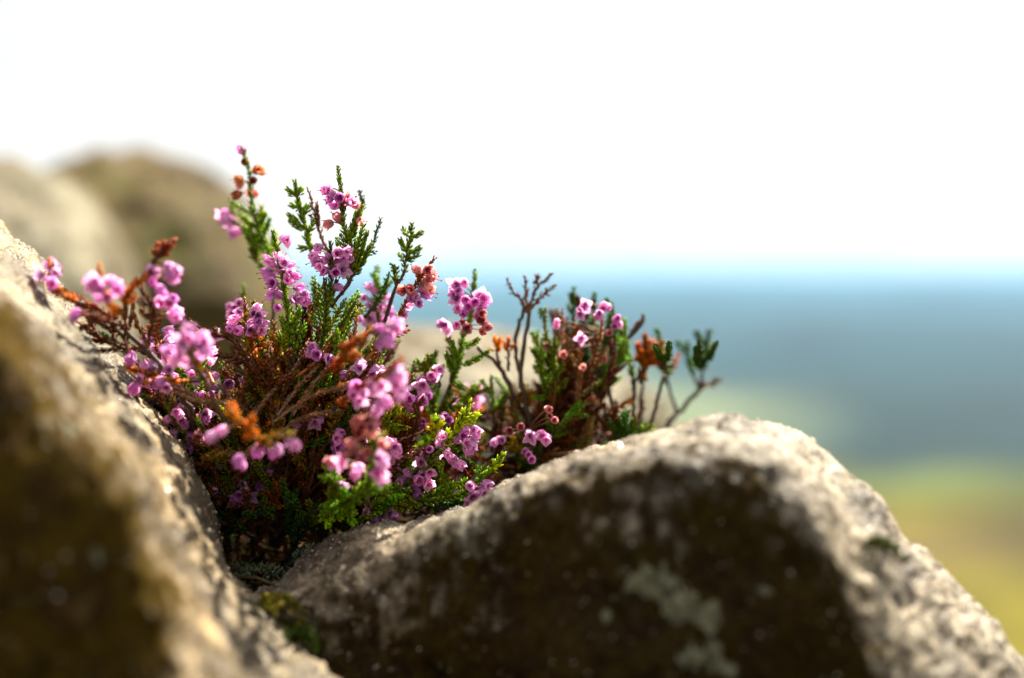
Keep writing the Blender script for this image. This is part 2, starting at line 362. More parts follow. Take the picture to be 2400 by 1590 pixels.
me = bpy.data.meshes.new('haze'); x0, z0, z1 = 9800, -140, 40
me.from_pydata([(sx * x0, sy * x0, z) for z in (z0, z1) for sx, sy in ((-1, -1), (1, -1), (1, 1), (-1, 1))], [],
               [(3, 2, 1, 0), (4, 5, 6, 7), (0, 1, 5, 4), (1, 2, 6, 5), (2, 3, 7, 6), (3, 0, 4, 7)])
b = NB('haze_air'); vp = b.n('ShaderNodeVolumePrincipled'); vp.inputs['Density'].default_value = .00010
vp.inputs['Color'].default_value = (.27, .57, .88, 1); vp.inputs['Anisotropy'].default_value = .1
b.l(vp.outputs[0], b.out.inputs['Volume']); me.materials.append(b.m)
props(link('haze', me), kind='stuff', label='thin blue summer haze over the valley')

# ------------------------------------------------------------------ heather
class MB:
    def __init__(s): s.v = []; s.f = []; s.c = []; s.m = []
    def tube(s, pts, rad, col, mat=1, n=5, rough=0.0):
        k0 = len(s.v); m = len(pts)
        up = Vector((.3, .5, .8)).normalized()
        for i, p in enumerate(pts):
            t = (pts[min(i + 1, m - 1)] - pts[max(i - 1, 0)])
            t = t.normalized() if t.length > 1e-9 else Vector((0, 0, 1))
            a = t.cross(up); a = a.normalized() if a.length > 1e-4 else t.orthogonal().normalized()
            bb = t.cross(a); r = rad[i] if isinstance(rad, (list, tuple)) else rad
            for j in range(n):
                q = 2 * math.pi * j / n; rj = r * (1 + rough * rnd.uniform(-1, 1))
                s.v.append(tuple(p + a * (math.cos(q) * rj) + bb * (math.sin(q) * rj))); s.c.append(col)
        for i in range(m - 1):
            for j in range(n):
                s.f.append((k0 + i * n + j, k0 + i * n + (j + 1) % n, k0 + (i + 1) * n + (j + 1) % n, k0 + (i + 1) * n + j)); s.m.append(mat)
        s.f.append(tuple(range(k0 + (m - 1) * n, k0 + m * n))); s.m.append(mat)
        s.f.append(tuple(reversed(range(k0, k0 + n)))); s.m.append(mat)
    def leaf(s, b, d, o, L, Wd, col, mat=0):
        """b base, d direction of the leaf, o outward keel"""
        x = d.cross(o).normalized(); k = len(s.v); t = Wd * .35
        c2 = tuple(min(1, q * 1.25) for q in col)
        for q, cc in ((b, col), (b + d * L * .48 + x * Wd * .5, col), (b + d * L * .48 - x * Wd * .5, col), (b + d * L * .45 + o * t, c2), (b + d * L * .5 - o * t * .6, col), (b + d * L + o * t * .2, c2)):
            s.v.append(tuple(q)); s.c.append(cc)
        s.f += [(k, k + 1, k + 3), (k, k + 3, k + 2), (k + 5, k + 3, k + 1), (k + 5, k + 2, k + 3), (k, k + 4, k + 1), (k, k + 2, k + 4), (k + 5, k + 1, k + 4), (k + 5, k + 4, k + 2)]
        s.m += [mat] * 8
    def cord(s, pts, L, Wd, spread, col, pitch=.0008, mat=0, t0=0.0, jit=.2):
        """overlapping scale leaves in four rows along a shoot"""
        acc = 0.0; k = 0; tot = sum((q - p).length for p, q in zip(pts[:-1], pts[1:])); run = 0
        r0 = rnd.uniform(0, 3)
        for p, q in zip(pts[:-1], pts[1:]):
            seg = (q - p); ln = seg.length
            if ln < 1e-7: continue
            t = seg / ln; a = t.orthogonal().normalized(); bb = t.cross(a)
            while acc < ln:
                u = (run + acc) / tot
                if u >= t0:
                    pos = p + t * acc; th = r0 + (k % 2) * math.pi / 2
                    sz = (1 - .35 * u ** 3) * rnd.uniform(1 - jit, 1 + jit)
                    tip = spread * (1 - .45 * u)
                    for sg in (0, math.pi):
                        w_ = th + sg + rnd.uniform(-.25, .25)
                        o = a * math.cos(w_) + bb * math.sin(w_)
                        sp = tip * rnd.uniform(.7, 1.35)
                        d = (t * math.cos(sp) + o * math.sin(sp)).normalized(); oo = (o * math.cos(sp) - t * math.sin(sp)).normalized()
                        f = rnd.uniform(.75, 1.3)
                        s.leaf(pos + o * .0003, d, oo, L * sz, Wd * sz, (col[0] * f * rnd.uniform(.9, 1.15), col[1] * f, col[2] * f), mat)
                k += 1; acc += pitch
            acc -= ln; run += ln
        p, q = pts[-2], pts[-1]; t = (q - p).normalized()
    def mesh(s, name, mats, origin=Vector((0, 0, 0))):
        o = origin
        me = mesh_np(name, [(a - o.x, b_ - o.y, c_ - o.z) for a, b_, c_ in s.v], s.f, mats, True, np.array(s.c))
        me.polygons.foreach_set('material_index', s.m); return me

# --- flowers: 4 coloured sepals round 4 shorter petals, dark anthers, a projecting style, green bracts
def make_flower(name, openness, c_tip, c_base, dry=False, Ls=.0044):
    m = MB()
    def petal(az, L, wid, opn, r0, ct, cb, nu=5, nv=6):
        k = len(m.v); o = Vector((math.cos(az), math.sin(az), 0)); x = Vector((-math.sin(az), math.cos(az), 0))
        for i in range(nv + 1):
            v = i / nv
            # radial profile of the lobe
            r = r0 + L * (.34 * math.sin(min(v * 1.9, 1.57)) + (opn * .75) * max(0, v - .35) ** 1.25 - (1 - opn) * .16 * v ** 3)
            z = L * (v - opn * .30 * v * v)
            hw = wid * (math.sin(math.pi * min(.98, .16 + .80 * v)) ** .75) * (1 if v < .99 else .35)
            for j in range(nu):
                u = j / (nu - 1) * 2 - 1
                cup = (u * u) * hw * .42
                q = o * (r - cup) + x * (u * hw) + Vector((0, 0, z - abs(u) * L * .05 * (v > .8)))
                m.v.append(tuple(q)); f = v ** .8; g = 1 - .28 * (abs(u) < .3) * (v < .8)
                m.c.append(tuple((cb[e] * (1 - f) + ct[e] * f) * g for e in range(3)))
        for i in range(nv):
            for j in range(nu - 1):
                a = k + i * nu + j; m.f.append((a, a + 1, a + nu + 1, a + nu)); m.m.append(0)
    a0 = rnd.uniform(0, 1.5)
    for q in range(4):
        petal(a0 + q * math.pi / 2, Ls * rnd.uniform(.92, 1.08), Ls * .37, openness * rnd.uniform(.8, 1.2), .0003, c_tip, c_base)
    for q in range(4):
        petal(a0 + .785 + q * math.pi / 2, Ls * .66, Ls * .24, openness * .6, .0002, c_tip, c_base, 4, 4)
    dk = (.10, .012, .02) if not dry else (.12, .04, .02)
    for q in range(6):
        a = q * math.pi / 3; o = Vector((math.cos(a), math.sin(a), 0))
        m.tube([o * .0002 + Vector((0, 0, .0006)), o * .0006 + Vector((0, 0, Ls * .52))], .00010, (.7, .35, .5), 0, 3)
        m.tube([o * .00060 + Vector((0, 0, Ls * .44)), o * .00066 + Vector((0, 0, Ls * .64))], [.00015, .00008], dk, 0, 4)
    m.tube([Vector((0, 0, .0008)), Vector((.0001, 0, Ls * .8)), Vector((.0002, .0001, Ls * 1.2))], .0001, (.5, .12, .25), 0, 4)
    m.tube([Vector((.0002, .0001, Ls * 1.18)), Vector((.00022, .0001, Ls * 1.24)), Vector((.00024, .0001, Ls * 1.29))], [.00018, .00026, .00012], (.45, .05, .06), 0, 5)
    for q in range(4):
        a = a0 + .785 + q * math.pi / 2; o = Vector((math.cos(a), math.sin(a), 0)); d = (o * .55 + Vector((0, 0, 1))).normalized()
        m.leaf(o * .0002 - Vector((0, 0, .0003)), d, o, .0016, .0010, (.10, .17, .03) if not dry else (.3, .13, .03), 0)
    return m.mesh(name, [M_PETAL])
PINK, PINKB = (.95, .42, .82), (.95, .70, .90)
MAUV, MAUVB = (.86, .34, .80), (.88, .48, .82)
SALM, SALMB = (.72, .25, .28), (.80, .48, .42)
BRWN, BRWNB = (.52, .17, .07), (.70, .34, .16)
FL = {'p': [make_flower('flower_pink', o, PINK, PINKB) for o in (.05, .2, .35, .55, .85)],
      'm': [make_flower('flower_mauve', o, MAUV, MAUVB) for o in (.0, .15, .3, .5)],
      's': [make_flower('flower_salmon', o, SALM, SALMB, True) for o in (.05, .2, .4)],
      'b': [make_flower('flower_dry', o, BRWN, BRWNB, True) for o in (.05, .25)],
      'u': [make_flower('flower_bud', -.15, PINK, MAUVB, False, .0030)]}
GREEN = (.20, .30, .016); LIME = (.42, .50, .022); DKG = (.07, .17, .022); ORNG = (.56, .22, .018); RUST = (.32, .09, .016)
DEAD = (.17, .065, .025); DEADP = (.34, .19, .09); YELL = (.36, .24, .03); WOOD = (.060, .036, .024); WOODP = (.22, .14, .09)
LC = {'g': GREEN, 'l': LIME, 'd': DKG, 'o': ORNG, 'r': RUST, 'D': DEAD, 'E': DEADP, 'y': YELL}

class Plant:
    def __init__(s, name, root, label, cat='heather', group='heather plants growing among the boulders'):
        s.root = root; s.e = props(empty(name, root), label, cat, group); s.nf = 0
    def wood(s, pts, r0, r1, col=WOOD, n=26, name='stem'):
        q = [Vector(v) for v in catmull([tuple(P(*p)) for p in pts], n)]
        for i in range(1, len(q) - 1): q[i] += Vector([rnd.uniform(-1, 1) for _ in range(3)]) * r0 * .35
        m = MB(); m.tube(q, [r0 + (r1 - r0) * i / (n - 1) for i in range(n)], col, 1, 7, .22)
        link(name, m.mesh(name, [M_LEAF, M_BARK], s.root), s.e)
    def sprig(s, pts, kind='g', t0=0.35, fat=1.0, sides=(), auto=0, flowers='', stem=None, slen=.010, fk='p', world=False, fscale=1.0, side_rng=(.45, .92)):
        """pts px path base->tip; sides explicit (t, x, y[, dd]); flowers 'x,y[k];...'"""
        if not world: q = [Vector(v) for v in catmull([tuple(P(*p)) for p in pts], 26)]
        else: q = [Vector(v) for v in catmull([tuple(p) for p in pts], 22)]
        n = len(q)
        for i in range(1, n - 1): q[i] += Vector([rnd.uniform(-1, 1) for _ in range(3)]) * .00022
        m = MB(); dead = kind in 'DE'
        col = LC[kind]; sc_ = stem or (WOOD if not dead else DEAD)
        m.tube(q, [(.00062 - .0003 * i / (n - 1)) * (1.0 if not dead else .9) for i in range(n)], sc_, 1, 5, .15)
        L, Wd, sp = (.0026 * fat, .00145 * fat, .50) if not dead else (.0027 * fat, .0012 * fat, .34)
        m.cord(q, L, Wd, sp, col, .00082 if not dead else .0010, 0, t0)
        if t0 > .15: # scattered old scales on the woody part
            k = max(3, int(n * t0)); m.cord(q[:k + 1], .0016, .0006, .4, tuple(c * .8 for c in DEAD), .0024, 0, .15)
        axis_end = q[-1] - q[n // 2]
        def side(base, tip, c):
            ax = (tip - base); b2 = base + ax * .45 + (axis_end.normalized() * -.06 * ax.length)
            g = [Vector(v) for v in catmull([tuple(base), tuple(b2), tuple(tip)], 8)]
            m.tube(g, .00028, sc_, 1, 4); m.cord(g, L * .92, Wd * .95, sp * .95, c, .0008, 0, .08)
        for sd_ in sides:
            base = q[min(n - 1, int(sd_[0] * (n - 1)))]
            d0 = (base - CAM).dot(FWD); dd = sd_[3] if len(sd_) > 3 else rnd.uniform(-.25, .25)
            side(base, P(sd_[1], sd_[2], (d0 - FOCUS) * 100 + dd), col)
        for a in range(auto):
            u = side_rng[0] + (side_rng[1] - side_rng[0]) * (a + rnd.random() * .6) / max(1, auto); i = min(n - 2, int(u * (n - 1)))
            t = (q[i + 1] - q[i]).normalized(); az = a * 2.4 + rnd.uniform(-.4, .4); o = t.orthogonal().normalized()
            o = Matrix.Rotation(az, 3, t) @ o; an = rnd.uniform(.45, .8)
            side(q[i], q[i] + (t * math.cos(an) + o * math.sin(an)) * slen * rnd.uniform(.6, 1.2) * (1.15 - .5 * u), tuple(c * rnd.uniform(.8, 1.2) for c in col))
        todo = []
        if flowers:
            for f in flowers.split(';'):
                k = fk
                if f[-1].isalpha(): k = f[-1]; f = f[:-1]
                nums = [float(v) for v in f.split(',')]; x, y = nums[0], nums[1]
                # nearest stem point on the picture plane
                best = min(range(n), key=lambda i: ((q[i] - CAM).normalized() - (P(x, y, 0) - CAM).normalized()).length)
                dp = ((q[best] - CAM).dot(FWD) - FOCUS) * 100 + (nums[2] if len(nums) > 2 else rnd.uniform(-.35, .2))
                if dp < -3.2 and rnd.random() < .3: continue
                todo.append((P(x, y, dp), max(0, best - 1), k))
        for pos, i, k in todo: s.flower(m, pos, q[i], k, fscale)
        ob = link('sprig', m.mesh('sprig', [M_LEAF, M_BARK], s.root), s.e)
        s.place(ob)
        return q
    def flower(s, m, centre, anchor, k, fs):
        o = centre - anchor
        if o.length < .0012: o = Vector((rnd.uniform(-1, 1), -1, rnd.uniform(-.5, .5))) * .001
        d = o.normalized() + Vector((rnd.uniform(-.35, .35), rnd.uniform(-.75, .1), -.45 + rnd.uniform(-.3, .3)))
        d.normalize(); fs = min(fs, 1.0) * rnd.uniform(.72, 1.0)
        base = centre - d * .0019 * fs
        m.tube([anchor, (anchor + base) * .5 + Vector((0, 0, .0004)), base], .00022, (.28, .14, .06), 1, 4)
        me = rnd.choice(FL[k]) if k != 'p' or rnd.random() < .85 else rnd.choice(FL['m'])
        s.__dict__.setdefault('pend', []).append((me, base - s.root, d, fs))
    def place(s, sprig):
        for me, loc, d, fs in s.__dict__.pop('pend', []):
            if s.nf >= 290: break
            f = bpy.data.objects.new('flower', me); sc.collection.objects.link(f); f.parent = sprig
            f.location = loc; f.rotation_mode = 'QUATERNION'
            f.rotation_quaternion = d.to_track_quat('Z', 'Y') @ Matrix.Rotation(rnd.uniform(0, 6.28), 3, 'Z').to_quaternion()
            f.scale = (fs * rnd.uniform(.92, 1.08), fs * rnd.uniform(.92, 1.08), fs); s.nf += 1
    def raceme(s, pts, kind, n, fk='p', t=(.5, .9), world=False, t0=.3, auto=2, fat=1.0, slen=.009, fs=1.0):
        """a sprig with flowers set round its axis automatically"""
        q = [Vector(v) for v in catmull([tuple(p) if world else tuple(P(*p)) for p in pts], 26)]
        m = MB(); col = LC[kind]
        m.tube(q, [.0006 - .0003 * i / 25 for i in range(26)], WOOD if rnd.random() < .6 else RUST, 1, 5, .15)
        m.cord(q, .0026 * fat, .00145 * fat, .5, col, .00085, 0, t0)
        for a in range(auto):
            i = int((.35 + .5 * rnd.random()) * 25); tt = (q[i] - q[i - 1]).normalized(); o = Matrix.Rotation(rnd.uniform(0, 6.28), 3, tt) @ tt.orthogonal().normalized()
            tip = q[i] + (tt * .8 + o * .6) * slen * rnd.uniform(.6, 1.2)
            g = [q[i], (q[i] + tip) * .5, tip]; m.tube(g, .00028, WOOD, 1, 4); m.cord(g, .0024, .0013, .5, col, .0008, 0, .1)
        for a in range(n):
            u = t[0] + (t[1] - t[0]) * (a + .5 * rnd.random()) / n; i = int(u * 25); tt = (q[i] - q[i - 1]).normalized()
            o = Matrix.Rotation(a * 2.2 + rnd.uniform(-.5, .5), 3, tt) @ tt.orthogonal().normalized()
            s.flower(m, q[i] + o * rnd.uniform(.0026, .0040) + tt * .001, q[i], fk, fs)
        ob = link('sprig', m.mesh('sprig', [M_LEAF, M_BARK], s.root), s.e); s.place(ob)

# ---- main plant, root in the crevice
A_ = Plant('heather_plant', P(648, 1262, 3), 'tall bushy heather with pink bells and green tips, rooted in the dark crevice')
A_.wood([(640, 1275, 3), (648, 1200, 2.5), (662, 1100, 2), (690, 1010, 1.5), (640, 985, 1.5), (610, 960, 1)], .0026, .0012)
A_.wood([(655, 1265, 3), (668, 1160, 3), (700, 1040, 2.5), (716, 940, 2.5), (740, 850, 2), (765, 770, 2)], .0021, .0008)
A_.wood([(660, 1240, 3), (740, 1120, 2.5), (800, 980, 2), (850, 880, 2), (880, 800, 2), (930, 671, 1)], .0016, .0006)
A_.wood([(650, 1200, 2), (600, 1100, 2), (540, 1020, 1), (517, 973, -1), (476, 888, -3), (448, 850, -4)], .0013, .0005, WOODP)
A_.wood([(668, 1160, 3), (690, 1000, 3), (660, 880, 3.5), (640, 800, 3), (642, 617, 3.5)], .0013, .0005)
A_.wood([(655, 1230, 2.5), (760, 1180, 1.5), (870, 1180, .6), (953, 1172, .2)], .0014, .0006)
# pale brown radiating stems in front
for pts in ([(588, 985, -1), (640, 915, -1), (686, 868, -.5), (722, 800, 0)], [(650, 975, -1), (700, 905, -1), (745, 857, -.6), (775, 800, 0)],
            [(686, 975, -1), (730, 905, -1), (775, 860, -1), (830, 815, -1.5)], [(640, 990, -1), (720, 935, -1.5), (774, 915, -2), (835, 896, -3)],
            [(679, 990, -1), (730, 975, -1.5), (790, 962, -2)], [(607, 1000, -1), (560, 975, -1), (540, 935, -1), (512, 900, -1.5)],
            [(580, 960, 0), (540, 945, -1), (487, 943, -1.5), (448, 934, -2), (407, 918, -2)], [(500, 955, -1.2), (450, 925, -1.6), (400, 905, -2)]):
    A_.sprig(pts, 'E', .05, .8, stem=WOODP)
A_.sprig([(642, 617, 3.5), (606, 529, 3.5), (593, 485, 3.4), (587, 430, 3.3), (582, 389, 3.2), (568, 350, 3)], 'g', .0, .95,
         sides=[(.45, 540, 472), (.35, 565, 505), (.35, 622, 500), (.25, 632, 515), (.2, 560, 530), (.1, 580, 560)], flowers='568,352m;573,378b;601,399b;560,420b;564,432s;588,452s;600,455s;556,456b;592,425b;610,402b')
A_.sprig([(700, 640, 4), (650, 600, 4), (622, 560, 4), (606, 520, 3.8), (612, 500, 3.8)], 'l', .2, .95, auto=6, slen=.009)
A_.sprig([(660, 680, 3.5), (618, 630, 4), (593, 595, 4), (592, 550, 4), (583, 520, 4)], 'g', .2, 1.0, auto=7, slen=.008)
A_.sprig([(610, 560, 4.5), (570, 540, 5), (550, 518, 5.4), (542, 480, 5.5)], 'g', .3, .9, flowers='520,505;528,515;540,512m;550,520;536,530;548,545m;560,540;530,498')
A_.sprig([(760, 640, 1.5), (727, 575, 1.5), (720, 540, 1.5), (705, 498, 1.5), (697, 460, 1.4), (691, 427, 1.4)], 'g', .12, 1.05,
         sides=[(.85, 676, 446), (.85, 706, 444), (.72, 683, 481), (.66, 721, 485), (.55, 677, 504), (.5, 680, 520), (.3, 702, 580, 0), (.6, 712, 500), (.45, 735, 520)])
A_.sprig([(790, 640, 1.5), (760, 573, 1.5), (745, 530, 1.5), (737, 500, 1.5), (722, 444, 1.5)], 'D', .1, .8, sides=[(.55, 742, 476), (.65, 728, 506)])
A_.sprig([(775, 720, .8), (818, 663, .6), (823, 620, .5), (818, 567, .5), (807, 534, .4), (803, 496, .4), (797, 440, .3), (793, 394, .3)], 'g', .25, 1.0,
         sides=[(.35, 852, 526), (.3, 860, 545), (.25, 868, 576), (.3, 843, 596), (.5, 832, 540), (.4, 812, 545), (.55, 836, 500), (.52, 850, 482), (.2, 790, 560), (.42, 840, 560), (.36, 800, 555)],
         flowers='768,446;773,468m;785,482;797,463m;815,468s;832,479s;823,474;769,526s;795,512s;790,480m;840,520s;778,455;806,476;762,444')
A_.sprig([(834, 501, 2), (851, 482, 2), (848, 465, 2), (843, 446, 2)], 'd', .1, .75)
A_.sprig([(800, 690, 1), (829, 641, 1), (845, 617, 1), (870, 586, 1), (881, 548, 1), (892, 512, 1)], 'd', .15, .72, sides=[(.6, 878, 592)])
A_.sprig([(930, 671, 1), (947, 638, 1), (950, 614, 1), (961, 567, .9), (966, 523, .8)], 'g', .2, .95,
         sides=[(.78, 944, 534), (.78, 988, 545), (.55, 939, 564), (.55, 985, 580), (.42, 938, 597), (.42, 980, 598)])
A_.sprig([(930, 671, 1), (926, 645, 1), (918, 617, 1)], 'g', .1, .85, sides=[(.5, 930, 625)])
A_.sprig([(855, 745, 1.5), (895, 690, 1.2), (912, 640, 1.2)], 'd', .2, .85)
A_.sprig([(850, 860, 0), (890, 800, 0), (936, 748, 0), (944, 726, 0), (972, 669, 0), (994, 636, 0), (1018, 606, -.1)], 'r', .1, .8, stem=RUST,
         flowers='977,633s;1003,632s;1012,650s;996,660s;985,645s;1008,640s;946,680s;960,680s;999,690m;970,697;955,716;980,710m;944,735;1006,676s;990,676;962,700m', sides=[(.35, 952, 764), (.3, 958, 775)])
A_.sprig([(690, 860, 0), (680, 800, 0), (674, 740, 0), (670, 704, 0), (666, 663, 0), (655, 605, 0), (646, 575, 0), (640, 545, 0)], 'g', .05, 1.0,
         flowers='671,563u;672,560;626,608;653,602;667,616;640,620;681,620;662,636m;632,650m;694,648m;640,664m;675,658;700,675m;653,692m;631,696;689,702m;711,705m;653,720m;645,632;680,640;662,612;624,636m;712,690;640,680m',
         sides=[(.15, 660, 745), (.2, 705, 720), (.3, 700, 735), (.1, 715, 760), (.05, 650, 780)])
A_.sprig([(740, 860, 0), (760, 780, 0), (766, 732, 0), (774, 691, 0), (777, 636, 0), (774, 595, 0), (773, 567, 0)], 'g', .05, 1.0,
         flowers='744,592;741,611m;758,611;760,636m;779,622m;790,595;807,592;815,606;804,633;791,674m;735,600;800,612m;768,600u;750,625;812,590;748,580;785,640m',
         sides=[(.45, 762, 660), (.4, 748, 672), (.25, 808, 706), (.3, 740, 700), (.1, 835, 704), (.2, 730, 740), (.5, 790, 655)])
A_.sprig([(720, 860, .5), (723, 748, .3), (725, 704, .2)], 'r', .1, .7)
A_.sprig([(720, 830, 1), (728, 760, 1), (738, 690, 1), (735, 665, 1)], 'g', .2, .9, auto=4)
A_.sprig([(800, 830, 1), (800, 770, 1), (815, 720, 1), (840, 695, 1)], 'g', .1, .95, auto=5)
A_.raceme([(840, 830, 3), (865, 760, 3), (880, 690, 3), (885, 655, 3)], 'g', 11, 'p', (.35, .9), auto=3)
A_.raceme([(880, 830, 3.2), (885, 760, 3.2), (900, 690, 3), (905, 660, 3)], 'g', 8, 'm', (.3, .85), auto=3)
A_.sprig([(571, 760, 4.5), (571, 705, 4.5), (571, 672, 4.5)], 'g', .1, .9)
A_.sprig([(590, 860, 0), (580, 800, 0), (577, 760, 0), (575, 730, 0), (574, 704, 0)], 'y', .1, .95,
         flowers='552,748;541,769;582,764m;596,736;602,720;610,775;602,753m;560,730;592,758m;545,755;606,740;615,760;588,775;560,775m')
A_.sprig([(580, 800, 3), (560, 750, 3), (552, 725, 3)], 'g', .2, .9, flowers='552,722;540,718;560,710;566,722;545,735')
# brown shoots upper left of the middle
A_.sprig([(630, 930, -.5), (596, 866, -1), (572, 833, -1), (544, 797, -1), (517, 786, -1.1), (478, 775, -1.3), (445, 753, -1.4)], 'D', .05, 1.1, sides=[(.75, 508, 776), (.6, 540, 790)])
A_.sprig([(640, 920, -.5), (600, 862, -.6), (558, 844, -.8), (514, 833, -.9)], 'D', .1, 1.15)
A_.sprig([(625, 940, -.5), (625, 890, -.5), (635, 862, -.6), (654, 838, -.7)], 'D', .1, 1.15, auto=3, slen=.007)
A_.sprig([(640, 1000, -.5), (632, 920, -.8), (640, 880, -1), (628, 850, -1)], 'D', .1, 1.3, auto=5, slen=.008)
A_.sprig([(610, 870, 0), (590, 830, 0), (590, 800, .2), (600, 780, .3)], 'o', .1, 1.2, auto=4, slen=.008)
A_.sprig([(650, 930, .5), (665, 870, .5), (650, 830, .6), (665, 800, .8)], 'y', .1, 1.2, auto=5, slen=.009)
# big pink cluster, out of focus in front
A_.sprig([(476, 888, -3), (455, 845, -4.5), (440, 815, -5), (430, 775, -5.2)], 'y', .2, .95,
         flowers='400,808;415,790;428,800;442,792;455,800;470,812;482,822;405,830;420,828;436,822;450,828;466,836;430,846;448,850;412,845;480,802;475,785;440,776;462,780;392,822', fscale=1.08)
A_.raceme([(500, 900, 0), (480, 850, 1), (470, 800, 1.5), (500, 790, 2)], 'g', 10, 'p', (.3, .95), auto=2)
A_.raceme([(400, 860, -1), (375, 820, -.5), (366, 780, 0), (372, 755, 0)], 'r', 9, 'p', (.3, .85), auto=2)
A_.sprig([(470, 893, -1.5), (407, 893, -2), (352, 880, -2), (297, 863, -2)], 'o', .1, .9, auto=3, slen=.008,
         flowers='305,846m;338,862;350,868;396,866;314,910m;390,908;360,858;330,880;375,895m;322,900m;308,838m')
A_.sprig([(500, 1010, .5), (440, 985, .5), (390, 945, .8), (372, 905, 1)], 'g', .1, 1.0, auto=4,
         flowers='355,934m;357,956m;391,945;379,950;405,942m;434,948m;456,957m;478,960;360,983m;420,980;430,960m;345,945m;445,940;346,962m;470,948m')
A_.sprig([(520, 1050, .5), (470, 1020, .5), (420, 990, .6), (380, 985, .8)], 'g', .1, 1.0, auto=4, flowers='419,982;451,1008;475,1016m;405,1020m;438,1002;460,1022;395,1002m;420,1016m;365,968m;372,996m')
A_.sprig([(570, 1100, 1), (520, 1090, 1), (480, 1060, 1), (450, 1035, 1)], 'd', .1, 1.0, auto=4, flowers='461,1078;452,1086m;470,1070m')
# orange leafy sprig and bells in front
A_.sprig([(640, 1060, -3.5), (600, 1020, -4.5), (565, 990, -5), (537, 955, -5)], 'o', .2, 1.0, auto=4, slen=.006, flowers='506,1016;498,1024;520,1010')
A_.sprig([(610, 1040, -4), (650, 1022, -4.5), (690, 1022, -4.8)], 'y', .05, 1.0, auto=2, slen=.006, flowers='605,1057m;612,1046;596,1062;651,1053;640,1062m;660,1046;679,1034;690,1042;670,1028;560,1078m;566,1090m', fscale=1.1)
A_.sprig([(560, 1062, -2), (520, 1066, -2), (479, 1076, -2)], 'y', .05, 1.1)
A_.sprig([(600, 1220, 1), (575, 1180, .5), (570, 1140, .3), (585, 1110, .3)], 'd', .1, .9, flowers='570,1134;572,1148;552,1168m;560,1160m;581,1174;588,1166;558,1176m')
# lower left green shoots
for pts in ([(560, 1250, 2), (500, 1200, 1.5), (470, 1160, 1), (440, 1110, .8), (381, 1018, .8)], [(500, 1200, 1.5), (470, 1130, 1), (436, 1070, .8), (431, 1018, .8)],
            [(540, 1240, 1.5), (510, 1180, 1), (505, 1150, .8), (500, 1112, .6)], [(570, 1250, 1.5), (540, 1200, 1), (545, 1150, .6), (535, 1120, .6)],
            [(530, 1230, 1), (480, 1190, .8), (460, 1140, .6), (470, 1100, .6)], [(600, 1260, .5), (560, 1230, .3), (610, 1200, 0), (640, 1190, -.2)],
            [(690, 1230, 1), (676, 1200, .3), (674, 1170, 0), (672, 1150, 0)], [(700, 1240, 1), (704, 1220, .2), (700, 1192, 0)], [(740, 1240, 1), (732, 1210, .4), (726, 1180, .3)]):
    A_.sprig(pts, 'd' if rnd.random() < .55 else 'g', .12, 1.0, auto=5, slen=.008)
# front cluster on the right of the middle
A_.sprig([(780, 960, -2), (850, 905, -4), (900, 880, -5), (925, 855, -5.2), (940, 840, -5)], 'o', .1, .9,
         flowers='930,870;920,885;938,890;910,895;928,905;945,905;895,905;912,918;930,925;888,925;868,900;875,918;905,940;890,950;920,945;870,940;850,920;835,905m;828,925;842,940;880,965;935,930;898,880;946,918;940,878;950,895', fscale=1.08)
A_.sprig([(820, 1040, -4), (850, 1000, -4.8), (862, 975, -5)], 'r', .1, .9, flowers='842,985s;848,1000s;868,1000s;872,1015s;860,985s;845,1015s;874,990s;836,995s', fscale=1.05)
A_.sprig([(860, 1180, -2), (865, 1120, -3.5), (872, 1080, -4.4), (880, 1040, -4.8), (895, 1020, -4.6)], 'g', .1, 1.0,
         flowers='825,1041s;862,1060s;810,1068s;781,1091;835,1112;889,1074;882,1096;893,1125;808,1142;852,1070s;886,1058s;895,1040s;900,1090;774,1080s;842,1100;800,1082;872,1084s;888,1110;900,1052s;830,1052s', fscale=1.05)
A_.sprig([(790, 1200, -1), (780, 1160, -2), (776, 1120, -2.4), (765, 1100, -2.4)], 'g', .1, 1.1, auto=5, slen=.008)
A_.sprig([(830, 1210, -1), (810, 1180, -2), (795, 1150, -2.4), (790, 1125, -2.4)], 'g', .1, 1.1, auto=5, slen=.009)
A_.sprig([(740, 1200, 0), (800, 1180, -2), (850, 1160, -3), (905, 1140, -3.4)], 'g', .1, 1.1, auto=7, slen=.009)
A_.sprig([(740, 1215, 0), (790, 1210, -1), (830, 1205, -1.5)], 'l', .1, 1.1, auto=5, slen=.007)
A_.sprig([(760, 870, -1), (795, 850, -3), (815, 815, -4), (850, 790, -4.2), (868, 775, -4.2)], 'o', .35, 1.35, auto=5, slen=.006,
         flowers='872,778;888,770;905,762;920,766;930,758;915,785;895,795;880,795;902,780;925,775;865,785;910,800m;890,808m;932,770', stem=RUST)
A_.sprig([(700, 880, -.5), (745, 845, -.5), (768, 812, -.5)], 'r', .2, .8, flowers='737,820;742,832;735,812;778,845;768,840;790,850;728,828', stem=RUST)
A_.sprig([(800, 920, -1), (840, 880, -.6), (862, 865, -.5), (882, 850, -.4)], 'D', .1, .9, flowers='849,852;842,862;872,876m;880,868')
A_.sprig([(774, 1040, 0), (776, 1005, 0), (784, 980, 0), (776, 950, 0)], 'y', .05, 1.0, auto=4, slen=.006, flowers='795,1015;797,1022;792,1046m;798,1050;788,1028;785,1050m')
A_.sprig([(660, 1010, 0), (690, 990, 0), (730, 975, 0), (775, 962, -.2)], 'E', .1, .7, stem=WOODP, flowers='696,997m;708,990;720,985;738,992;750,985;712,1006m;728,1000m;744,1002;688,1002m;758,992')
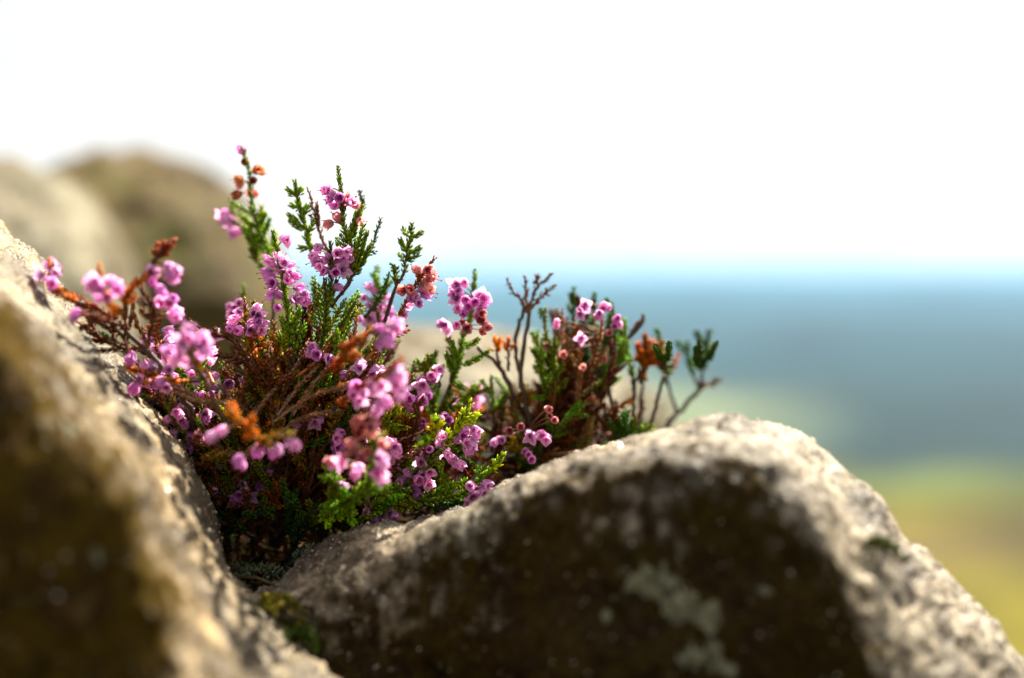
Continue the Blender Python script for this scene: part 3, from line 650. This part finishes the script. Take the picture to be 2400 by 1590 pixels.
# upper green mass between the clusters
for k in range(20):
    x = rnd.uniform(700, 960); y = rnd.uniform(700, 900); d = rnd.uniform(.5, 3.5)
    A_.sprig([(720 + (x - 720) * .3, y + 200, 2.5), (x * .7 + 720 * .3, y + 110, d), (x + rnd.uniform(-25, 5), y + 45, d), (x + rnd.uniform(-10, 20), y, d)], rnd.choice('ggglDE'), .3, 1.0, auto=5, slen=.009)

# ---- inner brush: dense small shoots filling the bush
TOPX = [100, 300, 400, 480, 560, 620, 700, 830, 930, 1000, 1080, 1150, 1210]
TOPY = [800, 800, 880, 880, 860, 780, 740, 740, 800, 830, 900, 1000, 1120]
def filler(pl, n, xr, ymax, dr, root, kinds, fprob, top=lambda x: np.interp(x, TOPX, TOPY), zmin=True):
    rp = Vector(root)
    for k in range(n):
        x = rnd.uniform(*xr); yt = top(x); y = yt + (ymax - yt) * rnd.random() ** .9
        d = rnd.uniform(*dr); tip = P(x, y, d)
        if tip.z < .012: tip.z = .012 + rnd.random() * .01
        rt = rp + Vector((rnd.uniform(-.012, .012), rnd.uniform(-.008, .012), 0))
        mid1 = rt.lerp(tip, .4) + Vector((rnd.uniform(-.006, .006), rnd.uniform(-.006, .006), -.004 + rnd.uniform(0, .01)))
        mid2 = rt.lerp(tip, .75) + Vector((rnd.uniform(-.004, .004), rnd.uniform(-.004, .004), rnd.uniform(-.004, .003)))
        kd = rnd.choice(kinds)
        if rnd.random() < fprob: pl.raceme([rt, mid1, mid2, tip], 'g' if kd in 'DE' else kd, rnd.randint(4, 8), rnd.choice('pppms'), (.72, .97), True, .5, 3)
        else: pl.sprig([rt, mid1, mid2, tip], kd, .45, rnd.uniform(.85, 1.1), auto=5, slen=.010, world=True)
filler(A_, 46, (430, 960), 1180, (-.5, 6), P(655, 1235, 3), 'ggddDDDDlroy', .26)
filler(A_, 34, (430, 900), 960, (-1, 3), P(650, 1200, 2), 'EEDDgyDr', .12, top=lambda x: np.interp(x, [430, 560, 700, 900], [840, 760, 720, 760]))
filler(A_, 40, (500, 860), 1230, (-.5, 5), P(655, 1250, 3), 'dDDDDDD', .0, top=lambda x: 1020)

G_ = Plant('heather_plant', P(585, 1235, 2.5), 'low flowering heather shoots crowding between the tan boulder and the tall bushy heather')
H_ = Plant('heather_plant', P(790, 1235, 3), 'dense mid-height flowering heather shoots behind the blurred pink spray, right of the main trunk')
for G2, xr, dr, n_, tp in ((G_, (340, 640), (-1, 2.5), 26, lambda x: np.interp(x, [340, 450, 640], [860, 850, 800])), (H_, (690, 990), (-.6, 2.5), 26, lambda x: np.interp(x, [690, 850, 990], [790, 800, 900]))):
    rx = 585 if G2 is G_ else 800
    filler(G2, n_, xr, 1130, dr, G2.root, 'EEDDgglyr', .55, top=tp)
    filler(G2, 20 if G2 is G_ else 7, xr, 1170, dr, G2.root, 'EEDDDgyE', .0, top=tp)
    filler(G2, 26, xr, 1060, dr, G2.root, 'EEEDDyr', .0, top=tp)
filler(A_, 44, (560, 930), 880, (-.5, 3), P(655, 1150, 2), 'EEDggl', .0, top=lambda x: np.interp(x, [600, 700, 930], [700, 660, 720]))

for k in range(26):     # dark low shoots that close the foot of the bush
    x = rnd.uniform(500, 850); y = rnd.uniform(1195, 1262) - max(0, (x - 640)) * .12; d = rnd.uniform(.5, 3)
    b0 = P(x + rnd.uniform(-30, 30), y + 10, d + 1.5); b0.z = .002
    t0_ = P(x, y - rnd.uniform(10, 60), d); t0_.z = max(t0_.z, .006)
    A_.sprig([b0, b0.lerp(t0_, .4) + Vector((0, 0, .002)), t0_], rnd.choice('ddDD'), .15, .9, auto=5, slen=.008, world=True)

# ---- left sprawling brown plant
B_ = Plant('heather_plant', P(440, 960, -.5) + Vector((0, .02, -.055)), 'sprawling heather with bare brown stems and blurred pink bells leaning over the tan boulder')
B_.root.z = .0; B_.e.location = B_.root
B_.wood([(520, 1180, 2), (470, 1040, 0), (430, 930, -1.4), (380, 858, -1.8), (347, 825, -2), (314, 797, -2.2), (278, 759, -2.4), (242, 731, -2.6)], .0014, .0006)
B_.sprig([(314, 797, -2.2), (278, 759, -2.4), (242, 731, -2.6), (193, 704, -2.6), (160, 690, -2.6), (140, 688, -2.6)], 'r', .1, .95, stem=WOOD, auto=4, slen=.007, side_rng=(.5, .95))
B_.sprig([(200, 712, -2.8), (150, 694, -3.2), (128, 668, -3.2), (116, 610, -3.2)], 'o', .1, .95, flowers='121,622;127,640;118,652;124,665m;130,676;112,640m;90,645;124,612', fscale=1.05)
B_.sprig([(289, 737, -3), (259, 715, -4.5), (239, 668, -5), (233, 625, -5)], 'o', .1, .85,
         flowers='204,632;200,650;212,655;218,672m;226,690m;256,658;270,668;268,684;242,690;236,676m;210,640;262,690;248,668;222,660;215,645;276,680;196,665;230,700m;250,700', fscale=1.1)
B_.sprig([(278, 760, -2.6), (230, 745, -3.6), (205, 740, -4), (185, 735, -4)], 'r', .1, .9, flowers='192,722;180,735m;200,730;174,745m;186,742;198,718;170,738', fscale=1.08)
B_.sprig([(300, 770, -2.4), (289, 737, -3), (292, 717, -3.2), (308, 676, -4), (338, 652, -4), (352, 630, -4), (366, 608, -4), (385, 575, -4)], 'D', .1, 1.1,
         flowers='352,640;371,630;393,624;407,632;396,646;380,668m;355,660m;374,679m;388,655;402,655;365,646;410,644', fscale=1.05)
B_.sprig([(295, 725, -3.2), (310, 676, -4.2), (340, 650, -4.4)], 'o', .15, 1.25)
B_.sprig([(372, 606, -4), (380, 590, -4), (388, 576, -4)], 'r', .0, 1.25, auto=3, slen=.004)
B_.sprig([(352, 830, -2), (347, 805, -2), (358, 759, -2.6), (360, 726, -3), (341, 693, -3.4), (331, 676, -3.6)], 'D', .1, 1.0, stem=WOOD, auto=2, slen=.006, flowers='374,703;384,698;404,700;400,716;412,730;408,745;395,708;372,712;404,740', fscale=1.05)
B_.sprig([(345, 815, -2), (336, 792, -2.4), (322, 760, -2.6), (313, 728, -2.8)], 'D', .15, .9)
B_.sprig([(356, 745, -3), (346, 738, -3), (330, 726, -3)], 'D', .15, .9)
B_.sprig([(385, 862, -1.6), (330, 819, -1.8), (297, 816, -1.8), (259, 803, -1.8), (228, 783, -2), (187, 759, -2)], 'D', .1, .9, stem=WOOD, auto=5, slen=.009)
B_.sprig([(262, 806, -1.8), (242, 792, -1.9), (220, 786, -2), (195, 788, -2)], 'D', .1, .9)
B_.sprig([(254, 756, -2.4), (228, 750, -2.6), (205, 762, -2.6), (185, 772, -2.6)], 'D', .1, .9)
B_.sprig([(330, 860, -1), (300, 835, -1.2), (290, 818, -1.3), (245, 785, -1.6)], 'd', .1, .8, auto=3, slen=.007)
B_.sprig([(300, 830, -2), (290, 790, -2.2), (268, 770, -2.4), (255, 755, -2.4)], 'D', .1, .9, auto=3)
filler(B_, 34, (300, 480), 1000, (-1.5, 2.0), P(480, 1120, 2), 'DDgrdEE', .4, top=lambda x: np.interp(x, [300, 480], [850, 800]))
filler(B_, 12, (340, 520), 1110, (0, 2.5), P(520, 1190, 2.5), 'ddgg', .15, top=lambda x: 980)

# ---- low right plant, hero blossoms in focus
C_ = Plant('heather_plant', P(900, 1225, 2), 'low heather with bright lime tips and sharply focused lilac bells above the dark rock rim')
C_.wood([(870, 1240, 2), (900, 1190, 1.5), (950, 1120, 1), (1000, 1070, .6), (1051, 1037, .2)], .0013, .0006)
C_.wood([(880, 1240, 2), (940, 1190, 1), (1004, 1176, .3), (1072, 1162, .1)], .0012, .0006)
C_.sprig([(1000, 1075, .4), (1051, 1037, .1), (1075, 1000, 0), (1092, 970, 0), (1102, 943, 0)], 'l', .2, 1.0, sides=[(.72, 1119, 970), (.72, 1085, 966), (.6, 1110, 985), (.6, 1075, 985), (.4, 1050, 1012)],
         flowers='1092,1006;1112,1007;1072,1030;1092,1037;1112,1027;1099,1057;1038,1024;1008,1054;987,1085;1024,1074;1048,1064;1065,1085;1078,1088;1041,1047;1105,1045;1084,1022;1058,1075;1030,1040;1120,1012;995,1062')
C_.sprig([(930, 1170, .6), (960, 1130, .4), (990, 1095, .2), (1020, 1080, 0)], 'g', .1, 1.0, auto=6, slen=.008,
         flowers='957,1108;980,1125;1008,1108;1004,1135;937,1132;977,1159;962,1118;990,1112;998,1118;968,1128;945,1125;970,1100')
C_.sprig([(920, 1190, .8), (953, 1174, .5), (1004, 1176, .2), (1072, 1162, 0), (1099, 1149, 0), (1129, 1118, 0), (1153, 1098, 0), (1177, 1071, 0)], 'g', .08, 1.05,
         sides=[(.82, 1122, 1103), (.45, 1072, 1128), (.32, 1041, 1138), (.6, 1090, 1128), (.25, 1015, 1150), (.5, 1060, 1135)],
         flowers='1102,1139;1109,1166;1140,1136;1146,1150;1138,1166;1100,1176;1112,1150;1132,1156')
C_.sprig([(1150, 1100, 0), (1166, 1085, 0), (1178, 1070, 0)], 'l', .0, 1.1)
C_.sprig([(1000, 1200, .3), (950, 1185, .1), (910, 1188, 0), (885, 1196, 0)], 'l', .1, .95, auto=5, slen=.007,
         flowers='869,1193;882,1213;894,1220;916,1203;876,1232;862,1200;900,1205;925,1208;888,1200;905,1215;878,1206')
C_.sprig([(880, 1110, 0), (903, 1091, -.3), (930, 1080, -.3), (965, 1065, -.2), (1000, 1050, 0)], 'E', .1, 1.0)
C_.sprig([(925, 1040, .3), (945, 1028, .2), (980, 1015, .2), (1012, 1005, .3)], 'D', .1, .9, stem=DEADP)
C_.sprig([(1000, 1080, .4), (1015, 1040, .3), (1018, 1010, .2), (1022, 990, .2)], 'l', .4, 1.1, auto=4, slen=.005, side_rng=(.6, .95))
C_.sprig([(890, 1060, 1), (905, 1010, .8), (925, 990, .6), (950, 970, .5)], 'l', .2, 1.0, auto=8, slen=.008)
C_.sprig([(890, 1060, 1), (895, 1020, .8), (905, 985, .6), (925, 960, .5)], 'l', .2, 1.0, auto=7, slen=.008)
C_.sprig([(900, 1110, -.4), (906, 1070, -.6), (912, 1050, -.6), (895, 1010, -1)], 'r', .3, .9, flowers='916,1041;925,1048;908,1034;918,1062;928,1065;910,1075;905,1050')
C_.sprig([(840, 1230, 1), (900, 1170, 0), (930, 1150, -.2), (960, 1150, -.2)], 'g', .15, 1.0, auto=8, slen=.009)
C_.sprig([(820, 1240, 1), (870, 1200, -.2), (900, 1170, -.8), (915, 1140, -1)], 'g', .15, 1.0, auto=8, slen=.009)
C_.sprig([(1000, 1180, .4), (1040, 1185, .4), (1080, 1178, .4)], 'd', .1, 1.0, auto=5)
filler(C_, 18, (850, 1110), 1190, (.5, 5), P(915, 1215, 3), 'gggldDr', .2, top=lambda x: np.interp(x, [850, 950, 1050, 1120], [960, 980, 1040, 1120]))

# ---- green plant with tall spike, behind centre
DOFF = -1.0
D_ = Plant('heather_plant', P(1010, 1110, 5), 'green leafy heather with one tall pink flower spike, between bushy heather and bare brown clump')
D_.root.z = .012; D_.e.location = D_.root
D_.wood([(1010, 1130, 5), (1030, 1010, 4.5), (1050, 916, 4), (1071, 863, 3.6)], .0014, .0007)
D_.sprig([(1050, 916, 4), (1071, 863, 3.6), (1085, 793, 3.5), (1103, 740, 3.4), (1108, 690, 3.4), (1113, 639, 3.4)], 'g', .05, 1.05,
         sides=[(.25, 1145, 824), (.4, 1120, 797), (.12, 1090, 910), (.3, 1058, 800), (.2, 1045, 830)],
         flowers='1068,668;1088,662;1070,700;1092,702;1127,692;1131,712m;1113,708m;1124,728;1088,734m;1074,722;1085,756s;1128,750s;1130,776s;1070,762;1118,740m;1100,716m;1076,684;1120,698;1136,700;1140,765s;1095,770s;1064,690;1130,735s')
D_.sprig([(1060, 900, 4), (1060, 850, 4), (1052, 800, 4), (1046, 765, 4)], 'g', .1, 1.0, flowers='1042,762;1050,770;1034,758')
D_.sprig([(1030, 1000, 4), (1010, 930, 3.6), (1005, 880, 3.5), (1001, 831, 3.5)], 'g', .15, 1.0, auto=6, flowers='1021,872;1030,864;994,895;1010,880;984,936m;1004,926m;1015,890;990,905')
D_.sprig([(990, 1020, 3), (975, 960, 2.8), (965, 900, 2.8), (972, 850, 2.8)], 'g', .15, 1.0, auto=6, flowers='957,943m;962,935m;950,925;990,940m')
D_.sprig([(1040, 980, 4), (1075, 950, 4), (1095, 925, 4), (1110, 905, 4)], 'g', .1, .95, auto=3)
D_.sprig([(1050, 1010, 3), (1030, 980, 3), (1038, 960, 3), (1050, 940, 3)], 'g', .1, .95, auto=4, flowers='1042,975m;1052,985m;1034,982m;990,990m;996,1000m')
D_.sprig([(1080, 1050, 5), (1090, 1000, 5), (1100, 960, 5), (1095, 910, 5)], 'o', .3, .9, auto=2)
filler(D_, 30, (940, 1150), 1080, (2, 8), P(1020, 1110, 6), 'ggggdlDo', .2, top=lambda x: np.interp(x, [940, 1000, 1060, 1150], [840, 850, 850, 950]))

# ---- bare brown clump behind the right boulder
DOFF = -1.8
E_ = Plant('heather_plant', P(1300, 1110, 7), 'woody heather clump with brown dead shoots and forked bare twig behind the boulder hump')
E_.root.z = .028; E_.e.location = E_.root
E_.wood([(1300, 1130, 7), (1302, 1003, 6.5), (1340, 930, 6), (1366, 923, 6), (1436, 842, 6), (1471, 796, 6), (1509, 745, 6)], .0016, .0008)
E_.wood([(1295, 1130, 7), (1270, 1010, 6), (1218, 944, 5.5), (1173, 866, 5.2), (1120, 812, 5)], .0015, .0007)
E_.wood([(1290, 1130, 7), (1250, 1020, 5.6), (1222, 898, 5), (1229, 810, 5), (1239, 740, 5), (1240, 715, 5)], .0012, .0006)
E_.wood([(1232, 940, 5.2), (1215, 860, 5.4), (1208, 800, 5.4), (1225, 733, 5.2), (1232, 715, 5)], .0009, .0006)
E_.wood([(1310, 1130, 7), (1330, 1020, 6.5), (1300, 940, 6), (1290, 880, 6)], .0018, .0008)
for pts in ([(1236, 735, 5), (1222, 705, 5), (1200, 680, 5), (1190, 658, 5)], [(1238, 735, 5), (1234, 700, 5), (1232, 675, 5), (1231, 651, 5)],
            [(1238, 730, 5), (1250, 695, 5), (1262, 668, 5), (1294, 644, 5)], [(1240, 728, 5), (1262, 702, 5), (1280, 688, 5), (1300, 668, 5)], [(1262, 672, 5), (1258, 655, 5), (1262, 646, 5)]):
    E_.sprig(pts, 'D', .2, .8)
fan = [(1260, 779, 'g'), (1278, 726, 'g'), (1300, 733, 'D'), (1318, 728, 'D'), (1345, 677, 'd'), (1362, 705, 'D'), (1394, 691, 'd'), (1380, 730, 'D'), (1412, 728, 'D'), (1434, 709, 'd'), (1450, 745, 'g'),
       (1330, 745, 'D'), (1395, 752, 'D'), (1425, 760, 'D'), (1440, 790, 'D'), (1300, 790, 'g'), (1320, 775, 'D'), (1350, 770, 'r'), (1375, 780, 'D'), (1405, 790, 'D'), (1420, 815, 'D'), (1290, 800, 'g'), (1270, 800, 'g'), (1460, 770, 'g'), (1340, 800, 'D'), (1385, 820, 'D'), (1360, 840, 'D'), (1465, 750, 'g')]
for x, y, k in fan:
    d = rnd.uniform(4.5, 8)
    E_.sprig([(1305 + rnd.uniform(-8, 8), 1040, 6.5), (1312 + (x - 1312) * .35, 960, 6.5), (1318 + (x - 1318) * .8, y + 110, d), (x, y + 40, d), (x, y, d)], rnd.choice('DDE') if k == 'D' else k, .4, 1.0, auto=5, slen=.008, side_rng=(.5, .97))
for x, y, k in ((1509, 737, 'D'),): E_.sprig([(1471, 796, 6), (1490, 765, 6), (1502, 755, 6), (x, y, 6)], k, .2, .9)
E_.sprig([(1380, 790, 6), (1370, 750, 6), (1376, 715, 6)], 'd', .1, .9, flowers='1366,723;1360,738;1372,715;1358,728;1415,716;1405,734;1412,722;1424,720;1400,742', fscale=.82)
E_.sprig([(1430, 800, 6.5), (1436, 765, 6.5), (1440, 735, 6.5)], 'r', .1, .9, flowers='1443,751;1450,760;1440,765;1448,745;1428,780s;1306,754;1305,764;1362,793;1364,803;1362,780s;1282,810s;1418,842s;1322,830s;1367,860s', fscale=.8)
E_.sprig([(1175, 870, 5), (1166, 835, 5), (1163, 800, 5)], 'o', .6, 1.6); E_.sprig([(1192, 870, 5), (1191, 835, 5), (1190, 800, 5)], 'o', .6, 1.6)
E_.sprig([(1152, 1060, 5), (1156, 1000, 5), (1155, 951, 5), (1152, 884, 5)], 'g', .5, .9, auto=2)
E_.sprig([(1230, 960, 5.5), (1190, 930, 5.5), (1175, 940, 5.5), (1160, 960, 5.5)], 'g', .2, 1.0, auto=4)
E_.sprig([(1260, 1060, 5.5), (1215, 1000, 5.5), (1200, 950, 5.5), (1240, 910, 5.5)], 'y', .3, 1.0, auto=4)
E_.sprig([(1260, 1070, 5), (1240, 1040, 5), (1225, 1010, 5)], 'g', .2, .9, flowers='1243,1024;1238,1015;1274,1024;1280,1032;1266,1018;1239,1066;1232,1058;1246,1076;1169,1031;1160,1036;1178,1030;1285,960s;1288,975s;1300,985s;1350,1065s;1356,1070s;1220,1000s;1195,1010s', fscale=.85)
filler(E_, 18, (1270, 1450), 900, (5, 8.5), P(1300, 1120, 7), 'DDEDgy', .0, top=lambda x: 760)
filler(E_, 60, (1120, 1450), 1100, (4, 9), P(1280, 1120, 7), 'DDDdDgyE', .0, top=lambda x: np.interp(x, [1140, 1200, 1300, 1400, 1450], [930, 900, 860, 900, 980]))

# ---- thin far right plant
DOFF = -5.0
F_ = Plant('heather_plant', P(1510, 1080, 11), 'thin heather with a few sparse blurred green-tipped stems, farthest right against the valley')
F_.root.z = .026; F_.e.location = F_.root
F_.wood([(1495, 1120, 10), (1487, 1020, 10), (1485, 916, 10), (1500, 870, 10)], .0011, .0006)
F_.wood([(1515, 1120, 10), (1523, 1021, 10), (1541, 933, 10), (1556, 880, 10)], .0010, .0006)
F_.wood([(1510, 1120, 12), (1562, 1003, 12.5), (1593, 965, 13), (1639, 916, 13)], .0013, .0008)
F_.wood([(1500, 1110, 9), (1440, 960, 9), (1430, 900, 9), (1470, 850, 9)], .0009, .0006)
F_.wood([(1500, 1110, 11), (1502, 960, 11), (1506, 900, 11), (1510, 860, 11)], .0009, .0006)
F_.wood([(1590, 970, 13), (1570, 920, 12.6), (1562, 880, 12)], .0007, .0005)
F_.sprig([(1485, 916, 10), (1478, 860, 10), (1468, 830, 10), (1473, 805, 10)], 'g', .2, 1.1, auto=5)
F_.sprig([(1500, 900, 10), (1512, 860, 10), (1520, 825, 10), (1524, 808, 10)], 'r', .1, 1.3, auto=5, slen=.009)
F_.sprig([(1500, 890, 10), (1505, 870, 10), (1500, 850, 10), (1492, 840, 10)], 'o', .1, 1.2, auto=3, slen=.009)
F_.sprig([(1556, 890, 10.5), (1562, 860, 11), (1550, 815, 11), (1540, 775, 11)], 'd', .1, 1.2, sides=[(.6, 1568, 805), (.6, 1535, 810)])
F_.sprig([(1560, 900, 11), (1562, 870, 11), (1555, 850, 11)], 'r', .1, 1.2, auto=2)
F_.sprig([(1639, 916, 13), (1622, 870, 13), (1614, 845, 13), (1611, 805, 13)], 'd', .3, 1.15, auto=2, slen=.007)
F_.sprig([(1639, 916, 13), (1645, 880, 13), (1652, 830, 13), (1662, 775, 13)], 'd', .3, 1.25, sides=[(.6, 1638, 800), (.6, 1678, 805), (.5, 1630, 815)], auto=2, slen=.008)
F_.sprig([(1639, 916, 13), (1655, 905, 13), (1684, 892, 13)], 'D', .1, 1.2)
F_.sprig([(1415, 975, 9), (1440, 960, 9), (1465, 945, 9), (1480, 935, 9)], 'o', .2, 1.0)
F_.sprig([(1495, 1040, 9.5), (1470, 1010, 9.5), (1450, 990, 9.5), (1440, 960, 9.5)], 'D', .2, .9)
filler(F_, 10, (1400, 1530), 1030, (7, 11), P(1480, 1100, 9.5), 'DdgD', .0, top=lambda x: 950)

DOFF = 0.0
# ------------------------------------------------------------------ litter, moss, lichen
m = MB()
for k in range(900):
    x = rnd.uniform(-.115, .07); y = rnd.uniform(.40, .60); z = float(soil_h(np.array(x), np.array(y))) + rnd.uniform(.001, .006)
    p = Vector((x, y, z)); a = rnd.uniform(0, 6.28); L = rnd.uniform(.003, .016)
    d = Vector((math.cos(a), math.sin(a), rnd.uniform(-.15, .35))) * L
    q = p + d * .5 + Vector((rnd.uniform(-1, 1), rnd.uniform(-1, 1), rnd.uniform(-.4, 1))) * L * .12
    m.tube([p, q, p + d], rnd.uniform(.0002, .0006), rnd.choice([(.03, .016, .009), (.05, .028, .015), (.10, .062, .036), (.02, .013, .009)]), 0, 4)
for k in range(2600):
    x = rnd.uniform(-.115, .07); y = rnd.uniform(.40, .60); z = float(soil_h(np.array(x), np.array(y))) + rnd.uniform(.001, .005)
    d = Vector([rnd.uniform(-1, 1), rnd.uniform(-1, 1), rnd.uniform(-.3, .6)]).normalized()
    m.leaf(Vector((x, y, z)), d, d.orthogonal().normalized(), rnd.uniform(.0014, .003), .0009, rnd.choice([(.05, .025, .01), (.10, .05, .02), (.03, .018, .01), (.10, .10, .02)]))
props(link('plant_litter', m.mesh('plant_litter', [M_SOIL_BITS])), 'dead twigs and fallen heather scales scattered on the dark soil', kind='stuff')

def moss(name, c, r, h, n, cols, label, cat, spike=.0016, parent=None):
    m = MB()
    for k in range(n):
        a = rnd.uniform(0, 6.28); q = math.sqrt(rnd.random()) * (1 + .3 * math.sin(3 * a + c.x * 900) + .2 * math.sin(7 * a + c.y * 500))
        x, y = math.cos(a) * q * r[0], math.sin(a) * q * r[1]; z = h * max(0, 1 - q * q) ** .5 + .0012 * math.sin(x * 1900) * math.cos(y * 1700)
        nrm = Vector((x / r[0], y / r[1], 1.1 - q)).normalized()
        d = (nrm + Vector([rnd.uniform(-.7, .7) for _ in range(3)])).normalized()
        f = rnd.uniform(.6, 1.4); cc = rnd.choice(cols)
        m.leaf(Vector((x, y, z)), d, d.orthogonal().normalized(), spike * rnd.uniform(.7, 1.4), spike * .5, tuple(v * f for v in cc))
    o = link(name, m.mesh(name, [M_LEAF]), parent, c)
    if cat: props(o, label, cat)
    return o
def on(V, N, x, y, lift=0.0):
    """surface point of a boulder mesh seen at photo pixel (x,y)"""
    D = V - np.array(CAM); dep = D @ np.array(FWD)
    px = 1200 + (D @ np.array(RIGHT)) / dep / .72 * 2400; py = 795 - (D @ np.array(UP)) / dep / .72 * 2400
    ok = (dep > .1); e = np.hypot(px - x, py - y) + np.where(ok, 0, 1e9)
    i = np.argsort(e)[:40]; i = i[np.argmin(dep[i])]
    n = Vector(N[i]);
    if n.dot(CAM - Vector(V[i])) < 0: n = -n
    return Vector(V[i]) + n * lift, n
mossc = [(.26, .26, .03), (.38, .33, .05), (.12, .15, .02), (.45, .38, .10)]
moss('moss_cushion', P(640, 1418, -4.2) - Vector((0, 0, .003)), (.0075, .010), .004, 1100, mossc, 'yellow-green moss cushion wedged at the foot of the dark boulder, beside the tan one', 'moss')
moss('moss_cushion', P(690, 1475, -5.0) - Vector((0, 0, .004)), (.006, .009), .003, 700, [(.05, .09, .012), (.10, .12, .02)], 'dark green moss cushion lowest in the gap between the two front boulders', 'moss')
moss('lichen_tuft', P(610, 1350, -.2) - Vector((0, 0, .003)), (.009, .008), .004, 900, [(.16, .19, .11), (.07, .10, .05), (.24, .26, .16)], 'grey-green branching lichen tuft on the soil at the crevice mouth', 'lichen', .0022)
moss('lichen_tuft', P(560, 1335, .8) - Vector((0, 0, .003)), (.006, .006), .003, 400, [(.16, .19, .12), (.30, .30, .16)], 'small dull lichen tuft tucked against the base of the tan boulder', 'lichen', .0020)
moss('lichen_tuft', P(735, 1310, .4) - Vector((0, 0, .003)), (.007, .008), .005, 500, [(.3, .34, .28), (.12, .16, .10)], 'small pale lichen tuft beside the rim of the dark boulder', 'lichen', .0020)
p, n = on(V_r, N_r, 2075, 1300); moss('moss_tuft', p, (.005, .006), .003, 500, [(.05, .07, .012), (.12, .14, .02)], 'small dark moss tuft on the sunlit right flank of the humped boulder', 'moss', .0016)
p, n = on(V_r, N_r, 1692, 990); moss('moss_tuft', p, (.0012, .0012), .0008, 45, [(.05, .07, .012), (.10, .08, .02)], 'tiny moss tuft on the top of the boulder hump', 'moss', .0009)

# crustose lichen patches on the boulder faces, thin raised crusts
b = NB('crust_lichen'); co = b.n('ShaderNodeTexCoord').outputs['Object']
c = b.ramp(b.noise(co, 330, 6, .75), [(.3, (.025, .022, .010)), (.48, (.10, .095, .05)), (.58, (.20, .19, .115)), (.75, (.30, .28, .18))])
pr = b.n('ShaderNodeBsdfPrincipled'); b.l(c, pr.inputs['Base Color']); pr.inputs['Roughness'].default_value = .9
bp = b.n('ShaderNodeBump'); bp.inputs['Distance'].default_value = .0006; b.l(b.noise(co, 1200, 4), bp.inputs['Height']); b.l(bp.outputs[0], pr.inputs['Normal'])
b.l(pr.outputs[0], b.out.inputs['Surface']); M_CRUST = b.m
def crust(V, N, nu, nv, parent, blobs, seed):
    """raise a thin crust over every grid face of the boulder whose centre lies inside the blot"""
    D = V - np.array(CAM); dep = D @ np.array(FWD)
    px = 1200 + (D @ np.array(RIGHT)) / dep / .72 * 2400; py = 795 - (D @ np.array(UP)) / dep / .72 * 2400
    front = np.arange(len(V)) % nv > nv * .45
    wob = .35 * fbm(V, 60, 2, .6, seed + 3) + .55 * fbm(V, 260, 4, .7, seed)
    for (cx, cy, rx, ry, ro) in blobs:
        ca, sa = math.cos(ro), math.sin(ro); ux = ((px - cx) * ca + (py - cy) * sa) / rx; uy = (-(px - cx) * sa + (py - cy) * ca) / ry
        k = 1 - np.hypot(ux, uy) + wob; sel = (k > 0) & front & (dep > .1)
        F = [f for f in grid_faces(nu, nv) if sel[f[0]] and sel[f[1]] and sel[f[2]] and sel[f[3]]]
        if len(F) < 6: continue
        ids = sorted({i for f in F for i in f}); mp = {i: j for j, i in enumerate(ids)}
        nn = N[ids]; sgn = np.sign(((np.array(CAM) - V[ids]) * nn).sum(1)); nn = nn * sgn[:, None]
        VV = V[ids] + nn * (np.clip(k[ids] * .002, -.0002, .0007) + .00015)[:, None]
        o = link('lichen_patch', mesh_np('lichen_patch', VV, [tuple(mp[i] for i in f) for f in F], [M_CRUST]), parent)
crust(V_r, N_r, 520, 330, right_boulder, [(1535, 1360, 70, 40, .3), (1620, 1430, 75, 38, .7), (1640, 1540, 60, 38, -.3), (1705, 1565, 25, 20, 0), (1430, 1445, 22, 20, 0), (1790, 1390, 16, 14, 0), (1250, 1300, 18, 14, 0)], 300)
crust(V_l, N_l, 460, 320, left_boulder, [(150, 1010, 30, 20, .8), (230, 1300, 28, 18, .2), (60, 1240, 26, 18, .5)], 320)

# quartz grains standing proud of the grit
b = NB('quartz_grain'); pr = b.n('ShaderNodeBsdfPrincipled'); at = b.n('ShaderNodeAttribute', attribute_name='Col').outputs['Color']
b.l(at, pr.inputs['Base Color']); pr.inputs['Roughness'].default_value = .15; b.l(pr.outputs[0], b.out.inputs['Surface']); M_QZ = b.m
def grains(V, N, nu, nv, parent, n, seed):
    G_ = crust_shade(V, nu, nv, {1: 61, 2: 64}[seed])[:, 0]
    rg = random.Random(seed); vs, fs, cs = [], [], []
    k = nv
    for _ in range(n):
        i = rg.randrange(int(nu * .04), int(nu * .96)); j = rg.randrange(int(nv * .30), int(nv * .8)); t = i * nv + j
        if rg.random() < .9 * G_[t]: continue
        p = Vector(V[t]); nrm = Vector(N[t]); r = rg.uniform(.00012, .00036) if rg.random() < .95 else rg.uniform(.0004, .00065); p = p - nrm * (r * .35 if nrm.z > -.5 else 0)
        b0 = len(vs); rot = Matrix.Rotation(rg.uniform(0, 6.28), 3, Vector([rg.uniform(-1, 1) for _ in range(3)]).normalized())
        for d in ((1, 0, 0), (-1, 0, 0), (0, 1, 0), (0, -1, 0), (0, 0, 1), (0, 0, -1)):
            vs.append(tuple(p + rot @ (Vector(d) * r * rg.uniform(.7, 1.2))))
        c = rg.choice([(.50, .43, .33), (.36, .30, .22), (.70, .66, .58), (.24, .2, .14)]); cs += [c] * 6
        for f in ((0, 2, 4), (2, 1, 4), (1, 3, 4), (3, 0, 4), (2, 0, 5), (1, 2, 5), (3, 1, 5), (0, 3, 5)): fs.append(tuple(b0 + q for q in f))
    o = link('quartz_grains', mesh_np('quartz_grains', vs, fs, [M_QZ], False, np.array(cs)), parent); o['kind'] = 'stuff'
grains(V_r, N_r, 520, 330, right_boulder, 20000, 1)
grains(V_l, N_l, 460, 320, left_boulder, 16000, 2)
